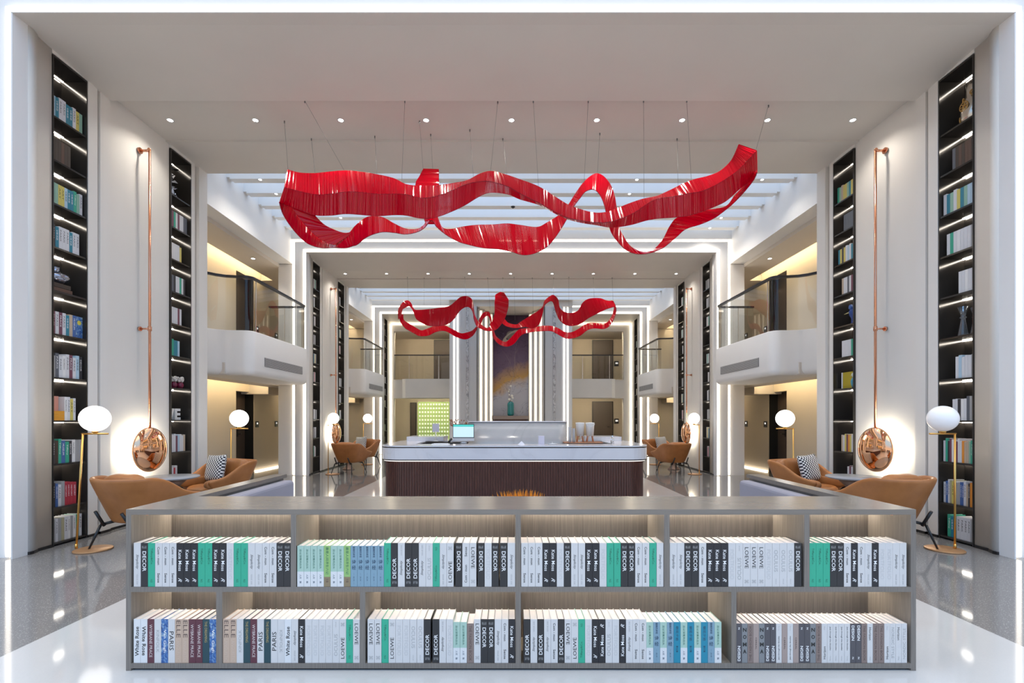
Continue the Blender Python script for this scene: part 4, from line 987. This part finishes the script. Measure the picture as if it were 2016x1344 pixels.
# box, cards, plate
o = MB().box(-.055, .055, -.04, .04, 0, .15).build('card_box', MATS['lilac_white'], bevel=.004); o.location = (cz(1066, 8.75), 8.8, .93); tag(o, 'pale lilac box standing on the counter before the marble block', 'box')
o = MB().add([(-.06,-.04,0),(.06,-.04,0),(0,0,.06),(-.06,.04,0),(.06,.04,0)], [(0,1,2),(3,2,4),(0,2,3),(1,4,2)]).build('folded_card', MATS['paper_white'], recalc=False); o.location = (cz(1027, 8.6), 8.7, .93); tag(o, 'small white folded card standing on the counter', 'card')
t = thing('dome_plate', 'round white plate with small knobbed lid on the counter front', 'plate', (cz(1088, 8.7), 8.75, .93)); MB().lathe([(0,0),(.08,0),(.10,.012),(.03,.016),(0,.03)], 24).build('plate', white_gloss, t); MB().ball((0,0,.035), .01, 8, 6).build('knob', chrome, t)
# tray with dispensers
o = MB().box(-.36, .36, -.14, .14, 0, .02).build('wooden_tray', wood_light); o.location = (cz(1142, 9.2)+.05, 9.2, .93); tag(o, 'wooden tray under the drink dispensers right of the marble block', 'tray')
for q, px in enumerate((1142, 1161.5)):
    t = thing('drink_dispenser', f"cream drink dispenser on wooden legs, {('left', 'right')[q]} one of the pair", 'dispenser', (cz(px, 9.2), 9.2, .951), 0, 'drink dispensers')
    pr = [(0,.11),(.068,.11),(.082,.34),(.085,.345),(.085,.365),(0,.37)]
    MB().lathe(pr, 28).build('body', white_pl, t)
    for a in range(4):
        an = a*PI/2+PI/4; MB().bar((.085*math.cos(an), .085*math.sin(an), 0), (.055*math.cos(an), .055*math.sin(an), .13), .009, 6).build('leg', wood_light, t)
    MB().bar((0,-.06,.13), (0,-.10,.12), .010, 8).build('tap', chrome, t)
    if q: m_ = MB(); m_.tube([(.075*math.cos(a), -.083*1-.0, .345-.06*math.sin(a)) for a in [PI*i/8 for i in range(9)]], .004, 5); m_.build('handle', white_gloss, t)
for q, (px, h, n) in enumerate(((1121.5, .27, 9), (1129.5, .25, 8))):
    t = thing('cup_stack', f"{('left', 'right')[q]} tall stack of white paper cups beside the marble block", 'cups', (cz(px, 9.1), 9.08, .951), 0, 'stacks of paper cups')
    m_ = MB(); [m_.lathe([(.022,i*h/n),(.030,i*h/n+.04),(.032,i*h/n+.04),(.0,i*h/n+.042)], 16) for i in range(n)]; m_.build('cups', white_gloss, t)
t = thing('tap', 'chrome tap rising from the right of the counter', 'tap', (cz(1204, 9.0), 9.0, .93)); MB().bar((0,0,0), (0,0,.12), .014, 10).bar((0,0,.11), (0,-.08,.14), .01, 8).build('spout', chrome, t); MB().bar((.035,0,0), (.035,0,.1), .012, 10).build('lever', chrome, t)

# ------------------------------------------------------------------ downlights
def downlight(x, y, z, lab, r=.035):
    t = thing('downlight', lab, 'light', (x, y, z), 0, 'ceiling downlights')
    MB().lathe([(r*1.25, 0), (r*1.25, -.006), (r*.95, -.006), (r*.95, 0)], 20).build('trim_ring', white_gloss, t)
    MB().lathe([(r*.95, -.003), (0, -.003)], 20).build('lens', spot_e, t, recalc=False)
    ld = bpy.data.lights.new('spot', 'SPOT'); ld.energy = SPOT_W; ld.color = (1.0, .92, .82); ld.spot_size = 2.3; ld.spot_blend = 1.0; ld.shadow_soft_size = .04
    lo_ = bpy.data.objects.new('spot', ld); C.objects.link(lo_); lo_.parent = t; lo_.location = (0, 0, -.03)
ordn = ORD
for k in (0, 1):
    for i in range(9):
        x = (335+168*i-1004)*6.53/952; downlight(x, 6.53+PITCH*k, 5.425, f"recessed ceiling downlight, {ordn[i]} from left in the {'nearer' if k==0 else 'farther'} soffit")
    lo = [(512, 9.11), (544, 9.7), (1254, 9.11), (1501, 9.11), (1239, 9.7), (1418, 10.9), (1397, 11.45), (672, 10.9)] if k == 0 else [(512, 9.11), (1254, 9.11), (1501, 9.11)]
    for i, (px, y) in enumerate(lo):
        yy = 7.87+.58*round((y-7.95)/.58)+.085
        if yy > 11.5: yy -= .58
        x = (px-1004)*y/952; downlight(x, yy+PITCH*k, 5.898, f"small downlight under a skylight louver, {ordn[i]} of the {'nearer' if k==0 else 'farther'} bay", .028)
o = thing('dome_camera', 'small black dome camera beneath the nearer skylight louvers', 'camera', (cz(1010, 10.3), 10.27, 5.90)); MB().lathe([(.045,0),(.045,-.02),(.0,-.05)], 16).build('dome', black, o); MB().lathe([(.055,0),(.055,-.01)], 16).build('ring', white_gloss, o)
for s in (-1, 1):
    for k in (0, 1):  # added downlights, put in to brighten the corridors behind the balconies
        downlight(X(s, 5.95), 11.2+PITCH*k, 5.098, f"added fill downlight in the upper corridor ceiling behind the {('nearer','farther')[k]} {SIDE[s]} balcony", .04)

# ------------------------------------------------------------------ red ribbon sculptures
def P3(px, py, Y): return Vector(((px-1004)*Y/952, Y, EYE+(823-py)*Y/952))
def catmull(P, n=8):
    out = []
    for i in range(len(P)-1):
        p0, p1, p2, p3 = P[max(i-1,0)], P[i], P[i+1], P[min(i+2,len(P)-1)]
        for k_ in range(n):
            t = k_/n; out.append(.5*((2*p1)+(p2-p0)*t+(2*p0-5*p1+4*p2-p3)*t*t+(3*p1-p0-3*p2+p3)*t**3))
    out.append(P[-1]); return out
def strand(mb, wires, edges, step, rw):
    """edges: list of polylines (Vector) with equal counts, rods run from edge to edge"""
    E = [catmull(e) for e in edges]; n = len(E[0]); mid = [sum((e[i] for e in E), Vector())/len(E) for i in range(n)]
    cum = [0]
    for i in range(n-1):
        # length of the longest edge
        cum.append(cum[-1]+max((e[i+1]-e[i]).length for e in E))
    L_ = cum[-1]; m_ = int(L_/step); j = 0
    rods = []
    for q in range(m_+1):
        s_ = q*L_/m_
        while j < n-2 and cum[j+1] < s_: j += 1
        f = (s_-cum[j])/max(cum[j+1]-cum[j], 1e-6); rods.append([e[j].lerp(e[j+1], min(max(f,0),1)) for e in E])
    for q, r in enumerate(rods):
        tang = (rods[min(q+1,len(rods)-1)][0]-rods[max(q-1,0)][0])
        tg2 = (rods[min(q+1,len(rods)-1)][-1]-rods[max(q-1,0)][-1]); tang = tang if tang.length > tg2.length else tg2
        if tang.length < 1e-6: continue
        tang.normalize()
        jt = random.uniform(-.3, .3)
        for a, b in zip(r[:-1], r[1:]):
            d = b-a
            if d.length < .012: continue
            d.normalize(); nn = d.cross(tang)
            if nn.length < .05: nn = d.orthogonal()
            nn.normalize(); nn = (Matrix.Rotation(jt, 3, d) @ nn); u = nn.cross(d).normalized()*rw; v = nn*rw*.55
            c = [a+u+v, a-u+v, a-u-v, a+u-v, b+u+v, b-u+v, b-u-v, b+u-v]
            mb.add(c, [(0,1,2,3),(7,6,5,4),(0,4,5,1),(1,5,6,2),(2,6,7,3),(3,7,4,0)])
    for e in range(len(E)):
        for a, b in zip(rods[:-1:2], rods[2::2]): wires.bar(a[e], b[e], .0035 if step > .012 else .004, 4)
    return E
def T3(rows_, yf, dT=.10, dM=-.05, dB=.08):
    n = len(rows_); es = [[], [], []]
    for i, (t, m, b) in enumerate(rows_):
        Y = yf(i/(n-1)); es[0].append(P3(*t, Y+dT)); es[1].append(P3(*m, Y+dM)); es[2].append(P3(*b, Y+dB))
    return es
main = [((567,334),(561,369),(551,399)),((590,340),(588,376),(585,411)),((620,341),(620,383),(618,423)),((650,338),(650,382),(650,424)),((675,336),(678,378),(678,421)),((700,337),(705,378),(703,422)),((740,343),(742,382),(742,425)),((775,351),(775,382),(775,423)),((800,363),(800,383),(800,424)),((830,366),(830,390),(830,430)),((860,365),(860,386),(860,427)),((890,361),(890,375),(890,416)),((920,355),(918,363),(915,404)),((943,343),(943,358),(943,387)),((965,337),(963,357),(965,379)),((990,342),(999,367),(999,382)),((1020,352),(1022,380),(1024,392)),((1060,367),(1062,400),(1064,404)),((1094,388),(1094,418),(1095,421)),((1119,403),(1119,429),(1120,432)),((1149,414),(1149,435),(1150,439)),((1174,419),(1174,438),(1176,443)),((1196,417),(1199,437),(1199,447)),((1220,408),(1226,429),(1222,446)),((1243,399),(1250,418),(1248,441)),((1268,391),(1272,403),(1272,434)),((1293,386),(1293,392),(1296,430)),((1318,375),(1325,387),(1326,428)),((1342,363),(1355,381),(1355,424)),((1367,353),(1380,377),(1380,417)),((1392,347),(1404,367),(1404,408)),((1417,337),(1425,355),(1429,396)),((1438,318),(1450,338),(1454,374)),((1448,300),(1470,318),(1476,355)),((1454,285),(1489,297),(1490,338))]
second = [((551,399),(550,399)),((562,402),(557,421)),((577,409),(572,445)),((590,429),(590,466)),((614,456),(609,481)),((636,474),(634,488)),((656,482),(656,487)),((664,473),(671,488)),((677,463),(684,487.5)),((689,457),(695,484)),((701,443),(704,481)),((723.5,427),(723.5,466)),((751,427),(751,457)),((776,440),(776,458)),((798,450),(798,461)),((820,451),(820,457)),((833,444),(835,449)),((846,429),(849,434)),((860,426),(860,447)),((870,447),(877,461)),((887,451),(900,474.5)),((912,446),(924,482)),((937,443),(952,488)),((971,442),(980,490)),((999,440),(1005,495)),((1024,443),(1031,502)),((1057,447),(1057,497)),((1077,438),(1082,481)),((1102,422),(1108,445)),((1119,403),(1126,412)),((1131,384),(1142,390)),((1149,359),(1153,377)),((1169,343),(1168,373)),((1184,344),(1180,382)),((1199,359),(1189,401)),((1208,379),(1196,430)),((1213,404),(1203,456)),((1219,447),(1218,478)),((1228,466),(1236,494)),((1243,486),(1256,500)),((1268,496),(1280,498)),((1288,490),(1305,488)),((1305,471),(1330,468)),((1318,446),(1350,451)),((1332,429),(1380,441)),((1360,417),(1405,430)),((1395,413),(1425,416)),((1429,406),(1444,400)),((1447,384),(1466,377)),((1466,364),(1484,354)),((1489,336),(1490,340))]
third = [((838,440),(858,440)),((826,400),(862,400)),((818,364),(864,364)),((826,347),(864,348)),((833,333),(864,334))]
innr = [((577,409),(619,423)),((590,429),(639,443)),((614,456),(664,455)),((636,474),(680,459)),((656,482),(694,457))]
def E2(rows_, yf, d=(.0, .0)):
    n = len(rows_); return [[P3(*r[0], yf(i/(n-1))+d[0]) for i, r in enumerate(rows_)], [P3(*r[1], yf(i/(n-1))+d[1]) for i, r in enumerate(rows_)]]
def sculpture(name, label, loc, strands, step, rw, cables, ceil_z):
    t = thing(name, label, 'sculpture', loc, 0, 'red ribbon sculptures'); L0 = Vector(loc)
    body = MB(); wires = MB()
    for es in strands: strand(body, wires, [[p-L0 for p in e] for e in es], step, rw)
    body.build('rod_ribbon', red, t, recalc=False); wires.build('edge_wire', mat('dark_red_wire', (.10,.005,.02), .4, .4), t, recalc=False)
    for (tx, ty, bx, by, yb) in cables:
        yt = max(min((ceil_z-EYE)*952/(823-ty), loc[1]+.36), loc[1]-.56)
        a = Vector(((tx-1004)*yt/952, yt, ceil_z))-L0; b = P3(bx, by, yb)-L0
        MB().bar(a, b, .0022 if loc[1] < 9 else .003, 4).bar(a, a-Vector((0,0,.03)), .008, 6).build('suspension_cable', mat('cable_steel', (.25,.25,.25), .4, .6), t)
ym = lambda u: 6.62-.38*math.sin(u*PI)+.05*math.sin(u*11)
ys = lambda u: 6.64+.33*math.sin(u*PI)+.10*math.sin(u*17)
bigc = [(560,238,567,334,6.7),(613,280,620,341,6.6),(600,198,678,336,6.5),(738,268,742,343,6.4),(797,198,791,356,6.35),(826,238,833,334,7.1),(848,264,852,334,7.1),(925,255,932,349,6.35),(980,200,966,337,6.35),(990,280,998,345,6.35),(1050,198,1060,367,6.35),(1158,198,1150,360,6.9),(1181,262,1176,343,6.95),(1267,197,1268,391,6.4),(1333,279,1335,366,6.5),(1352,197,1361,356,6.55),(1513,207,1489,293,6.65)]
sculpture('ribbon_sculpture', 'large wavy red ribbon sculpture of thin rods hanging in the nearer bay', (0, 6.6, 4.2),
          [T3(main, ym), E2(second, ys, (.06, -.06)), E2(innr, lambda u: 6.72+.1*u, (0, .05)), E2(third, lambda u: 7.0+.1*u)], .0205, .0084, bigc, 5.424)
# farther sculpture
def Z7(l): return [((770+a/4.3826, 560+b/4.3826), (770+c/4.3826, 560+d/4.3826)) for a, b, c, d in l]
a1 = Z7([(62,300,88,262),(60,235,98,215),(72,195,120,200),(100,155,150,185),(140,137,165,190),(172,160,190,225),(200,213,215,290),(250,218,250,320),(310,213,320,355),(400,203,400,357),(500,185,480,345),(560,140,540,300),(600,108,590,230),(650,100,640,195),(690,120,680,200),(706,160,705,240),(720,250,715,300),(745,310,740,360),(790,355,785,385),(835,375,830,400),(862,340,900,392),(885,285,945,350),(895,230,985,285),(894,160,1010,200),(898,120,1013,140),(901,88,1005,118),(940,66,975,72)])
a2 = Z7([(105,260,62,260),(108,300,85,330),(135,325,120,375),(170,345,150,395),(215,372,205,425),(260,395,250,445),(300,385,320,440),(380,355,390,408),(450,350,470,402),(520,380,560,450),(600,420,640,472),(660,412,700,445),(700,398,735,395),(735,365,745,370)])
a3 = Z7([(755,310,775,340),(790,250,795,295),(825,233,825,270),(850,245,845,280),(865,300,858,325),(868,345,850,350)])
b1 = Z7([(885,380,872,400),(890,410,878,445),(905,445,900,485),(955,485,940,520),(1000,490,1000,535),(1060,430,1060,510),(1110,385,1120,440),(1200,375,1200,412),(1300,357,1300,402),(1380,357,1380,402),(1440,375,1430,425),(1500,410,1500,462),(1560,410,1560,465),(1620,380,1630,442),(1680,340,1690,396),(1740,330,1750,378),(1840,335,1840,382),(1880,310,1895,345),(1912,250,1935,265),(1922,190,1942,200),(1900,140,1918,145)])
b2 = Z7([(975,290,960,335),(1010,330,1000,362),(1080,345,1080,375),(1120,320,1160,365),(1200,270,1220,378),(1270,225,1275,345),(1308,190,1305,255),(1325,140,1325,180),(1380,95,1370,145),(1410,95,1398,155),(1440,130,1420,230),(1455,200,1450,300),(1500,238,1500,345),(1560,245,1560,357),(1615,222,1630,340),(1655,155,1700,292),(1710,122,1770,255),(1800,118,1840,220),(1860,138,1895,200),(1915,142,1935,190)])
yb = lambda u: 13.5-.4*math.sin(u*PI); yc_ = lambda u: 13.55+.5*math.sin(u*PI)
smc = [(a, 545+(i%3)*3, a+d, b, 13.5) for i, (a, d, b) in enumerate(((802,2,592),(835,0,600),(866,2,609),(915,3,584),(960,5,610),(990,0,575),(1012,2,630),(1048,2,625),(1090,0,582),(1120,0,610),(1168,2,587),(1205,2,592)))]
sculpture('ribbon_sculpture', 'smaller looping red ribbon sculpture hanging in the farther bay', (0, 13.5, 4.2),
          [E2(a1, yb, (.08,-.08)), E2(a2, yc_, (.04,-.04)), E2(a3, lambda u: 13.7), E2(b1, yc_, (.04,-.04)), E2(b2, yb, (.08,-.08))], .024, .0105, smc, 5.424)
